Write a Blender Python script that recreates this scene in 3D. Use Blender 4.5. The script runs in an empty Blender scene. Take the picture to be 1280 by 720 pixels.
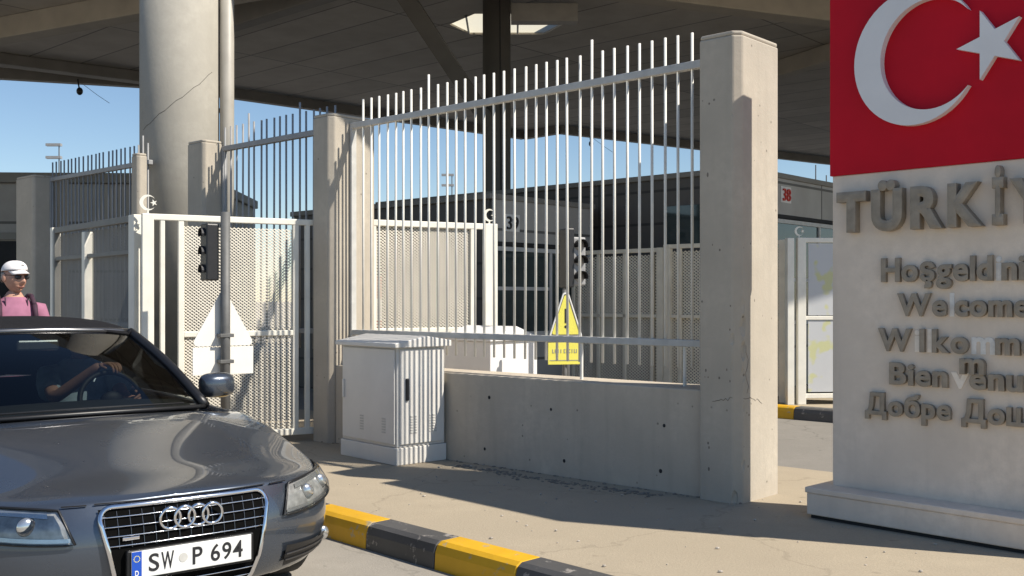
import bpy, bmesh, math, random
from mathutils import Vector, Matrix
random.seed(7)
R = math.radians
sc = bpy.context.scene
COL = sc.collection

# ------------------------------------------------------------------ camera, sky, sun, exposure
CAMH = 1.48
cd = bpy.data.cameras.new('camera'); cam = bpy.data.objects.new('camera', cd); COL.objects.link(cam)
cam.location = (0, 0, CAMH); cam.rotation_euler = (R(90), 0, 0)
cd.sensor_width = 36.0; cd.lens = 36.0 * 1290 / 1280; cd.shift_y = 15.0 / 1280; cd.clip_end = 3000; cd.clip_start = 0.05
sc.camera = cam
SUN_EL = R(47); SH = Vector((0.932, -0.3625, 0))
S = Vector((SH.x * math.cos(SUN_EL), SH.y * math.cos(SUN_EL), math.sin(SUN_EL)))
w = bpy.data.worlds.new('World'); sc.world = w; w.use_nodes = True
nt = w.node_tree; nt.nodes.clear()
sky = nt.nodes.new('ShaderNodeTexSky'); sky.sky_type = 'NISHITA'; sky.sun_disc = False
sky.sun_elevation = SUN_EL; sky.sun_rotation = math.atan2(SH.x, SH.y)
sky.air_density = 1.0; sky.dust_density = 0.0; sky.ozone_density = 3.2
bg = nt.nodes.new('ShaderNodeBackground'); bg.inputs[1].default_value = 0.092
wo = nt.nodes.new('ShaderNodeOutputWorld')
nt.links.new(sky.outputs[0], bg.inputs[0]); nt.links.new(bg.outputs[0], wo.inputs[0])
ld = bpy.data.lights.new('sun', 'SUN'); ld.energy = 5.0; ld.angle = R(0.53); ld.color = (1.0, 0.93, 0.82)
sun = bpy.data.objects.new('sun', ld); COL.objects.link(sun)
sun.rotation_euler = S.to_track_quat('Z', 'Y').to_euler(); sun.location = (0, 0, 30)
sc.view_settings.view_transform = 'Standard'; sc.view_settings.look = 'None'
sc.view_settings.exposure = 0.42; sc.view_settings.gamma = 1.0; sc.view_settings.use_curve_mapping = False
try:
    sc.cycles.use_denoising = True; sc.cycles.max_bounces = 8; sc.cycles.transparent_max_bounces = 12
except Exception: pass

# ------------------------------------------------------------------ frames
L0 = Vector((1.257, 6.930, 0))                       # front left corner of the big pillar
EF = Vector((0.740, -0.672, 0)); NF = Vector((0.672, 0.740, 0)); RF = math.atan2(EF.y, EF.x)
def FW(x, y, z=0): return L0 + EF * x + NF * y + Vector((0, 0, z))
K0 = Vector((-1.156, 6.43, 0)); ES = Vector((0.690, -0.724, 0)).normalized(); NS = Vector((0.724, 0.690, 0)).normalized(); RS = math.atan2(ES.y, ES.x)
PZ = 0.145                                           # pavement level

# ------------------------------------------------------------------ materials
MATS = {}
def newmat(name):
    m = bpy.data.materials.new(name); m.use_nodes = True
    n = m.node_tree.nodes; l = m.node_tree.links
    b = n['Principled BSDF']; MATS[name] = m
    return m, n, l, b
def N(n, t, **kw):
    x = n.new(t)
    for k, v in kw.items():
        if k == 'ins':
            for a, c in v.items(): x.inputs[a].default_value = c
        else: setattr(x, k, v)
    return x
def mixc(n, l, fac, a, b, mode='MIX'):
    m = n.new('ShaderNodeMix'); m.data_type = 'RGBA'; m.blend_type = mode
    for idx, v in ((0, fac), (6, a), (7, b)):
        if hasattr(v, 'is_linked') or isinstance(v, bpy.types.NodeSocket): l.new(v, m.inputs[idx])
        else: m.inputs[idx].default_value = v if idx == 0 else (*v, 1)
    return m.outputs[2]
def ramp(n, l, src, p0, p1):
    r = n.new('ShaderNodeMapRange'); r.inputs[1].default_value = p0; r.inputs[2].default_value = p1; r.clamp = True
    l.new(src, r.inputs[0]); return r.outputs[0]
def coords(n, l, scale=(1, 1, 1), rot=(0, 0, 0), world=False):
    mp = n.new('ShaderNodeMapping'); mp.inputs['Scale'].default_value = scale; mp.inputs['Rotation'].default_value = rot
    if world:
        g = n.new('ShaderNodeNewGeometry'); l.new(g.outputs['Position'], mp.inputs[0])
    else:
        tc = n.new('ShaderNodeTexCoord'); l.new(tc.outputs['Object'], mp.inputs[0])
    return mp.outputs[0]
def noise(n, l, co, scale, detail=4, rough=.55):
    x = N(n, 'ShaderNodeTexNoise', ins={'Scale': scale, 'Detail': detail, 'Roughness': rough}); l.new(co, x.inputs['Vector']); return x.outputs[0]
def bump(n, l, b, h, strength=.2, dist=.01):
    bp = N(n, 'ShaderNodeBump', ins={'Strength': strength, 'Distance': dist}); l.new(h, bp.inputs['Height']); l.new(bp.outputs[0], b.inputs['Normal'])
def simple(name, c, rough=.5, metal=0, var=.12, scale=6, spec=.5, coat=0, bmp=0):
    m, n, l, b = newmat(name)
    b.inputs['Roughness'].default_value = rough; b.inputs['Metallic'].default_value = metal; b.inputs['Specular IOR Level'].default_value = spec
    b.inputs['Coat Weight'].default_value = coat; b.inputs['Coat Roughness'].default_value = .04
    co = coords(n, l)
    f = noise(n, l, co, scale, 5)
    f2 = ramp(n, l, f, .3, .7)
    l.new(mixc(n, l, f2, tuple(x * (1 - var) for x in c), tuple(min(1, x * (1 + var)) for x in c)), b.inputs['Base Color'])
    if bmp: bump(n, l, b, noise(n, l, co, scale * 8, 3), bmp, .005)
    return m
def concrete(name, c, streak=.35, pores=True, rough=.85, scale=1.0):
    m, n, l, b = newmat(name); b.inputs['Roughness'].default_value = rough; b.inputs['Specular IOR Level'].default_value = .25
    co = coords(n, l, (scale,) * 3)
    big = ramp(n, l, noise(n, l, co, 1.7, 5), .3, .72)
    fine = ramp(n, l, noise(n, l, co, 16, 8, .65), .25, .75)
    st = ramp(n, l, noise(n, l, coords(n, l, (9 * scale, 9 * scale, .7 * scale)), 1.0, 4), .5, .8)
    x = mixc(n, l, big, tuple(k * .76 for k in c), tuple(k * 1.12 for k in c))
    x = mixc(n, l, fine, tuple(k * .84 for k in c), x)
    k_ = n.new('ShaderNodeMath'); k_.operation = 'MULTIPLY'; k_.inputs[1].default_value = streak; l.new(st, k_.inputs[0])
    x = mixc(n, l, k_.outputs[0], x, tuple(k * .55 for k in c))
    if pores:
        v = N(n, 'ShaderNodeTexVoronoi', ins={'Scale': 11.0, 'Randomness': 1.0}); l.new(co, v.inputs['Vector'])
        near = ramp(n, l, v.outputs['Distance'], .12, .06)
        sp = n.new('ShaderNodeSeparateColor'); l.new(v.outputs['Color'], sp.inputs[0])
        sel = ramp(n, l, sp.outputs[0], .70, .73)
        mm = n.new('ShaderNodeMath'); mm.operation = 'MULTIPLY'; l.new(near, mm.inputs[0]); l.new(sel, mm.inputs[1])
        m2 = n.new('ShaderNodeMath'); m2.operation = 'MULTIPLY'; m2.inputs[1].default_value = .75; l.new(mm.outputs[0], m2.inputs[0])
        x = mixc(n, l, m2.outputs[0], x, tuple(k * .25 for k in c))
    l.new(x, b.inputs['Base Color'])
    bump(n, l, b, noise(n, l, co, 40, 5, .7), .35, .006)
    return m
def ground_mat(name, c, crack=.5, dark=.7):
    m, n, l, b = newmat(name); b.inputs['Roughness'].default_value = .9; b.inputs['Specular IOR Level'].default_value = .2
    co = coords(n, l, world=True)
    big = ramp(n, l, noise(n, l, co, .7, 6, .6), .3, .7)
    mid = ramp(n, l, noise(n, l, co, 5, 6, .65), .35, .75)
    x = mixc(n, l, big, tuple(k * dark for k in c), tuple(k * 1.08 for k in c))
    x = mixc(n, l, mid, tuple(k * (dark + .08) for k in c), x)
    grit = ramp(n, l, noise(n, l, co, 90, 3, .7), .3, .7)
    x = mixc(n, l, grit, mixc(n, l, .35, x, tuple(k * .45 for k in c)), x)
    spots = ramp(n, l, noise(n, l, co, 9, 2, .4), .70, .76)
    x = mixc(n, l, spots, x, tuple(k * .62 for k in c))
    if crack:
        wn = N(n, 'ShaderNodeTexNoise', ins={'Scale': 2.5, 'Detail': 5}); l.new(co, wn.inputs['Vector'])
        va = n.new('ShaderNodeVectorMath'); va.operation = 'MULTIPLY_ADD'; va.inputs[1].default_value = (.5, .5, .5)
        l.new(wn.outputs[1], va.inputs[0]); l.new(co, va.inputs[2])
        v = N(n, 'ShaderNodeTexVoronoi', feature='DISTANCE_TO_EDGE', ins={'Scale': .55}); l.new(va.outputs[0], v.inputs['Vector'])
        cr = ramp(n, l, v.outputs['Distance'], .007, .002)
        mk = n.new('ShaderNodeMath'); mk.operation = 'MULTIPLY'; mk.inputs[1].default_value = crack; l.new(cr, mk.inputs[0])
        x = mixc(n, l, mk.outputs[0], x, tuple(k * .3 for k in c))
    l.new(x, b.inputs['Base Color'])
    bump(n, l, b, noise(n, l, co, 70, 6, .7), .5, .006)
    return m
def painted(name, c, under=(.3, .28, .25), wear=.62, rough=.55, scale=8):
    m, n, l, b = newmat(name); b.inputs['Roughness'].default_value = rough
    co = coords(n, l, world=True)
    t = ramp(n, l, noise(n, l, co, scale, 7, .7), wear, wear + .05)
    g = ramp(n, l, noise(n, l, co, 2.2, 5), .3, .7)
    x = mixc(n, l, g, tuple(k * .72 for k in c), c)
    l.new(mixc(n, l, t, x, under), b.inputs['Base Color'])
    bump(n, l, b, noise(n, l, co, 35, 5), .3, .006)
    return m
def panels(name, c, sx, sz, line=.012, dark=.35, axis='XZ', rough=.6, var=.1):
    """cladding panels: brick texture whose joints are dark gaps"""
    m, n, l, b = newmat(name); b.inputs['Roughness'].default_value = rough
    tc = n.new('ShaderNodeTexCoord'); sp = n.new('ShaderNodeSeparateXYZ'); l.new(tc.outputs['Object'], sp.inputs[0])
    cb = n.new('ShaderNodeCombineXYZ')
    l.new(sp.outputs[axis[0]], cb.inputs[0]); l.new(sp.outputs[axis[1]], cb.inputs[1])
    br = N(n, 'ShaderNodeTexBrick', ins={'Scale': 1.0, 'Mortar Size': line, 'Mortar Smooth': .1, 'Brick Width': sx, 'Row Height': sz, 'Bias': 0.0})
    br.offset = 0.0; l.new(cb.outputs[0], br.inputs['Vector'])
    br.inputs['Color1'].default_value = (*[k * (1 - var) for k in c], 1); br.inputs['Color2'].default_value = (*[k * (1 + var) for k in c], 1)
    br.inputs['Mortar'].default_value = (*[k * dark for k in c], 1)
    co = coords(n, l)
    f = ramp(n, l, noise(n, l, co, 1.4, 6, .6), .3, .75)
    l.new(mixc(n, l, f, mixc(n, l, 1.0, br.outputs[0], (.78, .76, .74), 'MULTIPLY'), br.outputs[0]), b.inputs['Base Color'])
    return m

M_pillar = concrete('pillar_concrete', (.51, .455, .375), streak=.25)
M_wall = concrete('wall_concrete', (.57, .50, .405), streak=.35)
M_pave = ground_mat('pavement_concrete', (.455, .385, .285), .2, .80)
M_road = ground_mat('road_surface', (.36, .33, .285), .25, .8)
M_asph = ground_mat('asphalt', (.30, .28, .25), .4, .75)
M_yel = painted('yellow_kerb_paint', (.72, .40, .012), (.40, .33, .20), .59)
M_blk = painted('black_kerb_paint', (.085, .083, .082), (.30, .275, .25), .59)
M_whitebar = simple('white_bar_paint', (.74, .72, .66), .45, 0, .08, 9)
M_rail = simple('grey_rail_paint', (.50, .49, .46), .5, 0, .12, 9)
M_gate = simple('white_gate_paint', (.78, .75, .66), .5, 0, .08, 5)
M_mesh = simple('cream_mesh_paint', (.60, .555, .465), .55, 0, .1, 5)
M_graymesh = simple('grey_mesh_paint', (.78, .70, .55), .6, 0, .1, 5)
M_gate_shade = simple('shaded_gate_paint', (.20, .195, .18), .6, 0, .1, 5)  # gate paint made darker: the leaf's shade is put into the colour
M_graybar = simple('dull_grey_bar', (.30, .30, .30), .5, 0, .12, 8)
M_plaster = concrete('white_plaster', (.80, .695, .585), streak=.22, pores=False, rough=.7)
M_red = simple('flag_red', (.52, .004, .018), .6, 0, .14, 1.5, spec=.2)
M_emblem = simple('emblem_white', (.74, .73, .73), .5, 0, .05, 3)
M_letter = simple('weathered_metal_letters', (.30, .255, .20), .55, .2, .2, 14, bmp=.15)
M_letterside = M_letter
M_faint = simple('faint_letter_trace', (.86, .78, .68), .85, 0, .08, 30)
M_ghost = simple('pale_letter_remains', (.72, .70, .66), .8, 0, .12, 30)
M_cab = simple('cabinet_grey_paint', (.68, .655, .61), .5, 0, .06, 3)
M_black = simple('black_plastic', (.018, .018, .02), .45, 0, .2, 10)
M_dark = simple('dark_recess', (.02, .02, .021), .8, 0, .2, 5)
M_steel = simple('galvanised_steel', (.13, .13, .128), .6, .2, .15, 12)
M_signback = simple('sign_back_white', (.80, .78, .72), .5, 0, .05, 4)
M_yelsign = simple('yellow_sign_sheet', (.80, .74, .13), .45, 0, .06, 4)
M_column = concrete('column_concrete', (.40, .375, .325), streak=.12, pores=False, rough=.75, scale=.6)
M_drain = simple('drainpipe_paint', (.38, .355, .31), .5, 0, .1, 4)
M_soffit = panels('canopy_soffit', (.52, .48, .42), 5.2, 1.15, .022, .42, 'XY', .7, .12)
M_beam = simple('canopy_beam', (.40, .355, .285), .6, 0, .12, 2)
M_strut = simple('dark_strut', (.12, .11, .097), .7, 0, .12, 2)
M_fascia = simple('canopy_fascia', (.21, .195, .17), .6, 0, .12, 2)
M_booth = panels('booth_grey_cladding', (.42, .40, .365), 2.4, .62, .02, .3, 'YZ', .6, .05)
M_booth_shade = panels('booth_shaded_cladding', (.105, .094, .083), 2.6, .5, .02, .45, 'XZ', .6, .06)  # dark cladding colour carries the shade of the booth fronts
M_bldg = panels('building_grey_cladding', (.38, .36, .335), 5.5, 1.05, .03, .3, 'XZ', .6, .05)
M_glassdark = simple('dark_window_glass', (.03, .045, .045), .06, 0, .3, 2, spec=.8)
M_white = simple('white_lacquer', (.8, .8, .78), .5, 0, .04, 5)
M_redpaint = simple('red_paint', (.5, .03, .02), .5, 0, .1, 5)
M_lamp = simple('unlit_signal_lens', (.30, .30, .29), .15, 0, .2, 20)
M_dirt = simple('dark_dirt', (.19, .168, .14), .95, 0, .3, 40)
M_stone = simple('pale_pebbles', (.40, .36, .31), .9, 0, .3, 30)
M_cable = simple('black_cable', (.02, .02, .02), .6)
M_lowpaint = simple('poster_sheet', (.72, .73, .74), .6, 0, .05, 2)

# ------------------------------------------------------------------ mesh helpers
class MB:
    def __init__(s): s.bm = bmesh.new()
    def box(s, x0, x1, y0, y1, z0, z1, M=None):
        vs = [s.bm.verts.new((M @ Vector(p)) if M else p) for p in
              ((x0, y0, z0), (x1, y0, z0), (x1, y1, z0), (x0, y1, z0), (x0, y0, z1), (x1, y0, z1), (x1, y1, z1), (x0, y1, z1))]
        for f in ((0, 3, 2, 1), (4, 5, 6, 7), (0, 1, 5, 4), (1, 2, 6, 5), (2, 3, 7, 6), (3, 0, 4, 7)):
            s.bm.faces.new([vs[i] for i in f])
        return s
    def tube(s, p, q, r, n=10, r2=None, caps=True):
        p = Vector(p); q = Vector(q); r2 = r if r2 is None else r2
        d = (q - p).normalized(); a = d.orthogonal().normalized(); b = d.cross(a)
        A = []; B = []
        for i in range(n):
            t = 2 * math.pi * i / n; o = a * math.cos(t) + b * math.sin(t)
            A.append(s.bm.verts.new(p + o * r)); B.append(s.bm.verts.new(q + o * r2))
        for i in range(n):
            j = (i + 1) % n; s.bm.faces.new((A[i], A[j], B[j], B[i]))
        if caps:
            s.bm.faces.new(A[::-1]); s.bm.faces.new(B)
        return s
    def path(s, pts, r, n=8, closed=False):
        pts = [Vector(p) for p in pts]; m = len(pts); rings = []
        prev = None
        for i in range(m):
            if closed: d = pts[(i + 1) % m] - pts[i - 1]
            else: d = pts[min(i + 1, m - 1)] - pts[max(i - 1, 0)]
            d.normalize()
            a = d.orthogonal().normalized() if prev is None else (prev - d * prev.dot(d)).normalized()
            prev = a; b = d.cross(a)
            rr = r[i] if isinstance(r, (list, tuple)) else r
            rings.append([s.bm.verts.new(pts[i] + (a * math.cos(2 * math.pi * k / n) + b * math.sin(2 * math.pi * k / n)) * rr) for k in range(n)])
        for i in range(m if closed else m - 1):
            A = rings[i]; B = rings[(i + 1) % m]
            for k in range(n):
                j = (k + 1) % n; s.bm.faces.new((A[k], A[j], B[j], B[k]))
        if not closed:
            s.bm.faces.new(rings[0][::-1]); s.bm.faces.new(rings[-1])
        return s
    def prism(s, pts, fn, d0, d1):
        """2-D outline pts mapped by fn(u, v, d)"""
        A = [s.bm.verts.new(fn(u, v, d0)) for u, v in pts]; B = [s.bm.verts.new(fn(u, v, d1)) for u, v in pts]
        n = len(pts)
        for i in range(n):
            j = (i + 1) % n; s.bm.faces.new((A[i], A[j], B[j], B[i]))
        s.bm.faces.new(A[::-1]); s.bm.faces.new(B)
        return s
    def grid(s, fn, nu, nv, closed_u=False):
        V = [[s.bm.verts.new(fn(i / nu, j / nv)) for i in range(nu + (0 if closed_u else 1))] for j in range(nv + 1)]
        for j in range(nv):
            for i in range(nu):
                i2 = (i + 1) % nu if closed_u else i + 1
                s.bm.faces.new((V[j][i], V[j][i2], V[j + 1][i2], V[j + 1][i]))
        return s
    def ball(s, c, rx, ry, rz, n=16, m=10):
        c = Vector(c)
        mat = Matrix.Translation(c) @ Matrix.Diagonal((rx, ry, rz, 1))
        bmesh.ops.create_uvsphere(s.bm, u_segments=n, v_segments=m, radius=1.0, matrix=mat)
        return s
    def addmesh(s, me, M):
        n0 = len(s.bm.verts); s.bm.from_mesh(me); s.bm.verts.ensure_lookup_table()
        for v in s.bm.verts[n0:]: v.co = M @ v.co
        return s
    def build(s, name, mat, parent=None, smooth=False, bevel=0, seg=2, recalc=True, solid=0, sub=0):
        if recalc: bmesh.ops.recalc_face_normals(s.bm, faces=s.bm.faces)
        me = bpy.data.meshes.new(name); s.bm.to_mesh(me); s.bm.free()
        if smooth:
            for p in me.polygons: p.use_smooth = True
        if mat: me.materials.append(mat)
        o = bpy.data.objects.new(name, me); COL.objects.link(o)
        if parent: o.parent = parent
        if solid:
            m = o.modifiers.new('solid', 'SOLIDIFY'); m.thickness = solid; m.offset = 0
        if bevel:
            m = o.modifiers.new('bevel', 'BEVEL'); m.width = bevel; m.segments = seg; m.limit_method = 'ANGLE'; m.angle_limit = R(40)
        if sub:
            m = o.modifiers.new('sub', 'SUBSURF'); m.levels = sub; m.render_levels = sub
        return o
def tag(o, label=None, cat=None, group=None, kind=None):
    if label: o['label'] = label
    if cat: o['category'] = cat
    if group: o['group'] = group
    if kind: o['kind'] = kind
    return o
def thing(name, loc, rz=0, label=None, cat=None, group=None):
    o = bpy.data.objects.new(name, None); COL.objects.link(o); o.empty_display_size = .2
    o.location = loc; o.rotation_euler = (0, 0, rz)
    return tag(o, label, cat, group)
def dup(o, parent=None, loc=None, rz=None):
    c = o.copy(); COL.objects.link(c)
    if parent is not None: c.parent = parent
    if loc is not None: c.location = loc
    if rz is not None: c.rotation_euler = (0, 0, rz)
    for ch in list(o.children): dup(ch, c)
    return c
def text_mesh(s, offset=0.0, extrude=0.0, res=6, bev=0.0):
    cu = bpy.data.curves.new('text', 'FONT'); cu.body = s; cu.size = 1; cu.offset = offset; cu.extrude = extrude; cu.bevel_depth = bev; cu.bevel_resolution = 0; cu.resolution_u = res
    o = bpy.data.objects.new('text', cu); COL.objects.link(o)
    dg = bpy.context.evaluated_depsgraph_get(); dg.update()
    me = bpy.data.meshes.new_from_object(o.evaluated_get(dg))
    bpy.data.objects.remove(o); bpy.data.curves.remove(cu)
    return me
def bounds(me):
    xs = [v.co.x for v in me.vertices]; ys = [v.co.y for v in me.vertices]
    return min(xs), max(xs), min(ys), max(ys)
TXT = Matrix(((1, 0, 0, 0), (0, 0, -1, 0), (0, 1, 0, 0), (0, 0, 0, 1)))     # stands text up, facing -y
def sheet(name, pts, z, mat, kind='structure', thick=None):
    bm = bmesh.new(); f = bm.faces.new([bm.verts.new((p[0], p[1], z)) for p in pts])
    if thick:
        r = bmesh.ops.extrude_face_region(bm, geom=[f])
        for v in r['geom']:
            if isinstance(v, bmesh.types.BMVert): v.co.z -= thick
    bmesh.ops.recalc_face_normals(bm, faces=bm.faces)
    me = bpy.data.meshes.new(name); bm.to_mesh(me); bm.free(); me.materials.append(mat)
    if not thick:
        me.flip_normals() if me.polygons[0].normal.z < 0 else None
    o = bpy.data.objects.new(name, me); COL.objects.link(o); o['kind'] = kind
    return o

# ================================================================== SETTING: ground, road, pavement, kerb
sheet('ground', [(-600, -300), (600, -300), (600, 900), (-600, 900)], -0.004, M_asph)
def KW(x, y, z=0): return K0 + ES * x + NS * y + Vector((0, 0, z))
rd = [KW(-14, -.0), KW(12, 0), KW(12, -9), KW(-14, -9)]
sheet('road', rd, 0.0, M_road)
pv = [KW(-9, .19), KW(10, .19), FW(7.5, 1.62), FW(-13, 1.62)]
sheet('pavement', pv, PZ, M_pave, thick=.2)
prof = [(0, -.02), (.006, .09), (.022, .132), (.05, .150), (.19, .152), (.19, -.02)]
kx = .409 - .64 * 9
k = 0
while kx < 9.5:
    mb = MB(); mb.prism(prof, lambda u, v, d: (d, u, v), .002, .638)
    o = mb.build('kerb', M_yel if k % 2 == 0 else M_blk, None, bevel=.006)
    o.location = KW(kx, random.uniform(-.003, .003)); o.rotation_euler = (0, 0, RS + random.uniform(-.003, .003)); o['kind'] = 'structure'
    kx += .64; k += 1
# island behind with its own kerb
isl = [FW(-10, 6.05), FW(4, 6.05), FW(4, 22), FW(-10, 22)]
sheet('island_pavement', isl, PZ, M_pave, thick=.2)
x = -9.5; k = 0
while x < 4:
    mb = MB(); mb.prism(prof, lambda u, v, d: (d, u, v), .002, .798)
    o = mb.build('kerb', M_blk if k % 2 else M_yel, None, bevel=.006); o['kind'] = 'structure'
    o.location = FW(x, 5.86); o.rotation_euler = (0, 0, RF); x += .8; k += 1
# small stones and dirt
mb = MB()
for i in range(90):
    p = KW(random.uniform(-1, 3.2), random.uniform(.25, 2.6)); r = random.choice([.004, .005, .007, .010])
    mb.ball((p.x, p.y, PZ + r * .5), r * random.uniform(.8, 1.5), r, r * .7, 6, 4)
tag(mb.build('pebbles', M_stone), kind='stuff')
mb = MB()
for i in range(240):
    xx = random.uniform(-2.2, -.25); p = FW(xx, -.06 - abs(random.gauss(0, .06)) - .10 * math.sin((xx + 2.2) * 1.6) * random.random()); r = random.uniform(.004, .016)
    mb.ball((p.x, p.y, PZ + r * .2), r * random.uniform(.8, 1.7), r, r * .45, 6, 4)
for i in range(120):
    p = FW(random.uniform(-4.2, .3), .045 - abs(random.gauss(0, .015))); r = random.uniform(.005, .013)
    mb.ball((p.x, p.y, PZ + r * .2), r * random.uniform(.8, 1.7), r, r * .5, 6, 4)
tag(mb.build('dirt_crumbs', M_dirt), kind='stuff')

# ================================================================== CONCRETE PILLARS, LOW WALL, FENCES
def pillar(x0, x1, depth, top, label, ch=.05, y0=0.0, chip=()):
    t = thing('concrete_pillar', FW(x1, y0, PZ), RF, label, 'pillar', 'concrete pillars of the fence')
    wd = x1 - x0; h = top - PZ
    pts = [(-wd, 0), (-ch, 0), (0, ch), (0, depth), (-wd, depth)]
    mb = MB(); mb.prism(pts, lambda u, v, d: (u, v, d), -.1, h - .03)
    chips = chip
    # slightly weathered top
    A = [(u + (.004 if u < -wd / 2 else -.004), v + (.004 if v < depth / 2 else -.004)) for u, v in pts]
    o = mb.build('shaft', M_pillar, t, bevel=.012, seg=2)
    if chips:
        cm = MB(); rnd = random.Random(5)
        for (qx, qy, qz, qr) in chips:
            n0 = len(cm.bm.verts)
            bmesh.ops.create_icosphere(cm.bm, subdivisions=2, radius=1, matrix=Matrix.Translation((qx, qy, qz)) @ Matrix.Diagonal((qr * .8, qr * .8, qr * 1.7, 1)))
            cm.bm.verts.ensure_lookup_table()
            for v in cm.bm.verts[n0:]: v.co += Vector((rnd.uniform(-1, 1), rnd.uniform(-1, 1), rnd.uniform(-1, 1))) * qr * .12
        co_ = cm.build('cutter', None)
        co_.parent = t
        bm_ = o.modifiers.new('chip', 'BOOLEAN'); bm_.operation = 'DIFFERENCE'; bm_.object = co_; bm_.solver = 'EXACT'
        dg = bpy.context.evaluated_depsgraph_get(); dg.update()
        m2 = bpy.data.meshes.new_from_object(o.evaluated_get(dg)); o.modifiers.clear(); o.data = m2
        m2.materials.clear(); m2.materials.append(M_pillar)
        for p_ in m2.polygons: p_.material_index = 0
        bpy.data.objects.remove(co_)
    mb = MB(); mb.prism(A, lambda u, v, d: (u, v, d), h - .031, h)
    mb.build('capping', M_pillar, t, bevel=.012)
    return t
PILL = [pillar(0, .3025, .53, 3.25, 'tall chipped concrete pillar nearest the white welcome sign',
               chip=[(.022, .045, 1.30, .045), (.024, .050, 1.16, .060), (.020, .055, 1.00, .050), (.024, .048, .84, .046), (.020, .045, 1.42, .030), (-.05, -.014, 1.08, .034), (-.055, -.018, .90, .030), (.016, .05, 2.2, .024), (-.055, -.016, 2.55, .024), (.016, .055, .25, .034), (-.03, .0, .03, .04), (.015, .06, .62, .026)]),
        pillar(-4.25, -3.98, .53, 3.23, 'concrete pillar between the grey utility cabinet and the lit mesh gate'),
        pillar(-6.50, -6.18, .25, 3.21, 'shaded square concrete pillar right in front of the big round column', .03),
        pillar(-7.75, -7.60, .12, 3.20, 'narrow sliver of concrete pillar just left of the big round column', .03),
        pillar(-11.0, -10.45, .50, 3.18, 'shaded concrete pillar above the man in the white cap', .03)]
# old impact cracks and pock marks on the big pillar
rnd = random.Random(11); bigp = PILL[0]
mb = MB()
def jag(p, q, n, amp):
    p = Vector(p); q = Vector(q)
    return [p.lerp(q, i / n) + Vector((0, rnd.uniform(-amp, amp) * .0, rnd.uniform(-amp, amp))) for i in range(n + 1)]
mb.path(jag((-.20, -.0005, .66), (-.05, -.0005, .69), 9, .012), [.0022] * 10, 5)
mb.path(jag((.0005, .055, .70), (.0005, .30, .65), 11, .012), [.0018] * 12, 5)
mb.path([Vector((.0005, .10 + .02 * math.sin(i * 1.7), .72 + .045 * i)) for i in range(8)], .0016, 5)
mb.build('crack', M_dirt, bigp)
for i in range(26):
    mb = MB(); z_ = rnd.uniform(.1, 2.9) if i > 10 else rnd.uniform(.75, 1.35); r_ = rnd.uniform(.003, .008)
    if i % 3: mb.ball((rnd.uniform(-.28, -.06), 0, z_), r_, .0012, r_ * rnd.uniform(.8, 2.2), 7, 5)
    else: mb.ball((0, rnd.uniform(.07, .5), z_), .0012, r_ * .8, r_ * rnd.uniform(.8, 1.8), 7, 5)
    mb.build('pock_mark', M_dirt, bigp)
# low wall
t = thing('low_concrete_wall', FW(0, .06, PZ), RF, 'low grey concrete wall with pits under the white bar fence', 'wall')
MB().box(-3.98, -.002, 0, .40, -.1, .725).build('wall_body', M_wall, t, bevel=.008)
mb = MB()
for hx, hz, hr in ((-2.05, .13, .012), (-1.22, .12, .013), (-.35, .14, .014), (-2.0, .55, .014), (-1.35, .50, .011), (-.32, .46, .012), (-2.75, .10, .012)):
    mb.ball((hx, -.001, hz), hr, .004, hr * 1.1, 8, 6)
mb.build('tie_hole', M_dark, t)

def fence(xa, xb, label, n, bar_mat, rail_mat, x_first=None, tall=(), bottom=1.004, r=.0105, supports=()):
    """bars between xa and xb (local fence x), rails at 3.13 and 1.18"""
    t = thing('bar_fence', FW(xa, .25, PZ), RF, label, 'fence', 'steel bar fences between the pillars')
    L = xb - xa
    MB().box(0, L, -.028, .028, 3.10 - PZ, 3.155 - PZ).build('top_rail', rail_mat, t, bevel=.006)
    MB().box(0, L, -.028, .028, 1.15 - PZ, 1.20 - PZ).build('bottom_rail', rail_mat, t, bevel=.006)
    b = MB().tube((0, 0, bottom - PZ), (0, 0, 3.36 - PZ), r, 10).build('bar', bar_mat, t, smooth=False)
    for p in b.data.polygons: p.use_smooth = len(p.vertices) == 4
    tm = MB().tube((0, 0, bottom - PZ), (0, 0, 3.46 - PZ), r, 10).build('bar', bar_mat, t)
    tme = tm.data
    for p in tme.polygons: p.use_smooth = len(p.vertices) == 4
    bpy.data.objects.remove(tm)
    s = L / (n - 1) if x_first is None else .1124
    x_first = 0 if x_first is None else x_first
    for i in range(n):
        o = b if i == 0 else b.copy()
        if i: COL.objects.link(o)
        o.location = (x_first + s * i, 0, 0); o.rotation_euler = (random.uniform(-.0025, .0025), random.uniform(-.003, .003), 0)
        if i in tall: o.data = tme
    for i, sx in enumerate(supports):
        MB().tube((sx, 0, .72), (sx, 0, 1.16 - PZ), .013, 8).build('support_post', bar_mat, t)
    MB().box(.0, .03, -.03, .03, .70, 3.12 - PZ).build('end_post', rail_mat, t, bevel=.004)
    return t
fence(-3.975, -.003, 'tall white bar fence over the low wall, right beside the big pillar', 33, M_whitebar, M_rail,
      x_first=-3.811 + 3.975, tall=(8, 24), supports=(2.77, 3.70))
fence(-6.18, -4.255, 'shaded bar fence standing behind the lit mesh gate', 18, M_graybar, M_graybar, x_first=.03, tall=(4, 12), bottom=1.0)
fence(-10.45, -7.755, 'far shaded bar fence above the left mesh gate leaf', 24, M_graybar, M_graybar, x_first=.05, tall=(22,), bottom=.3)

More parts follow.
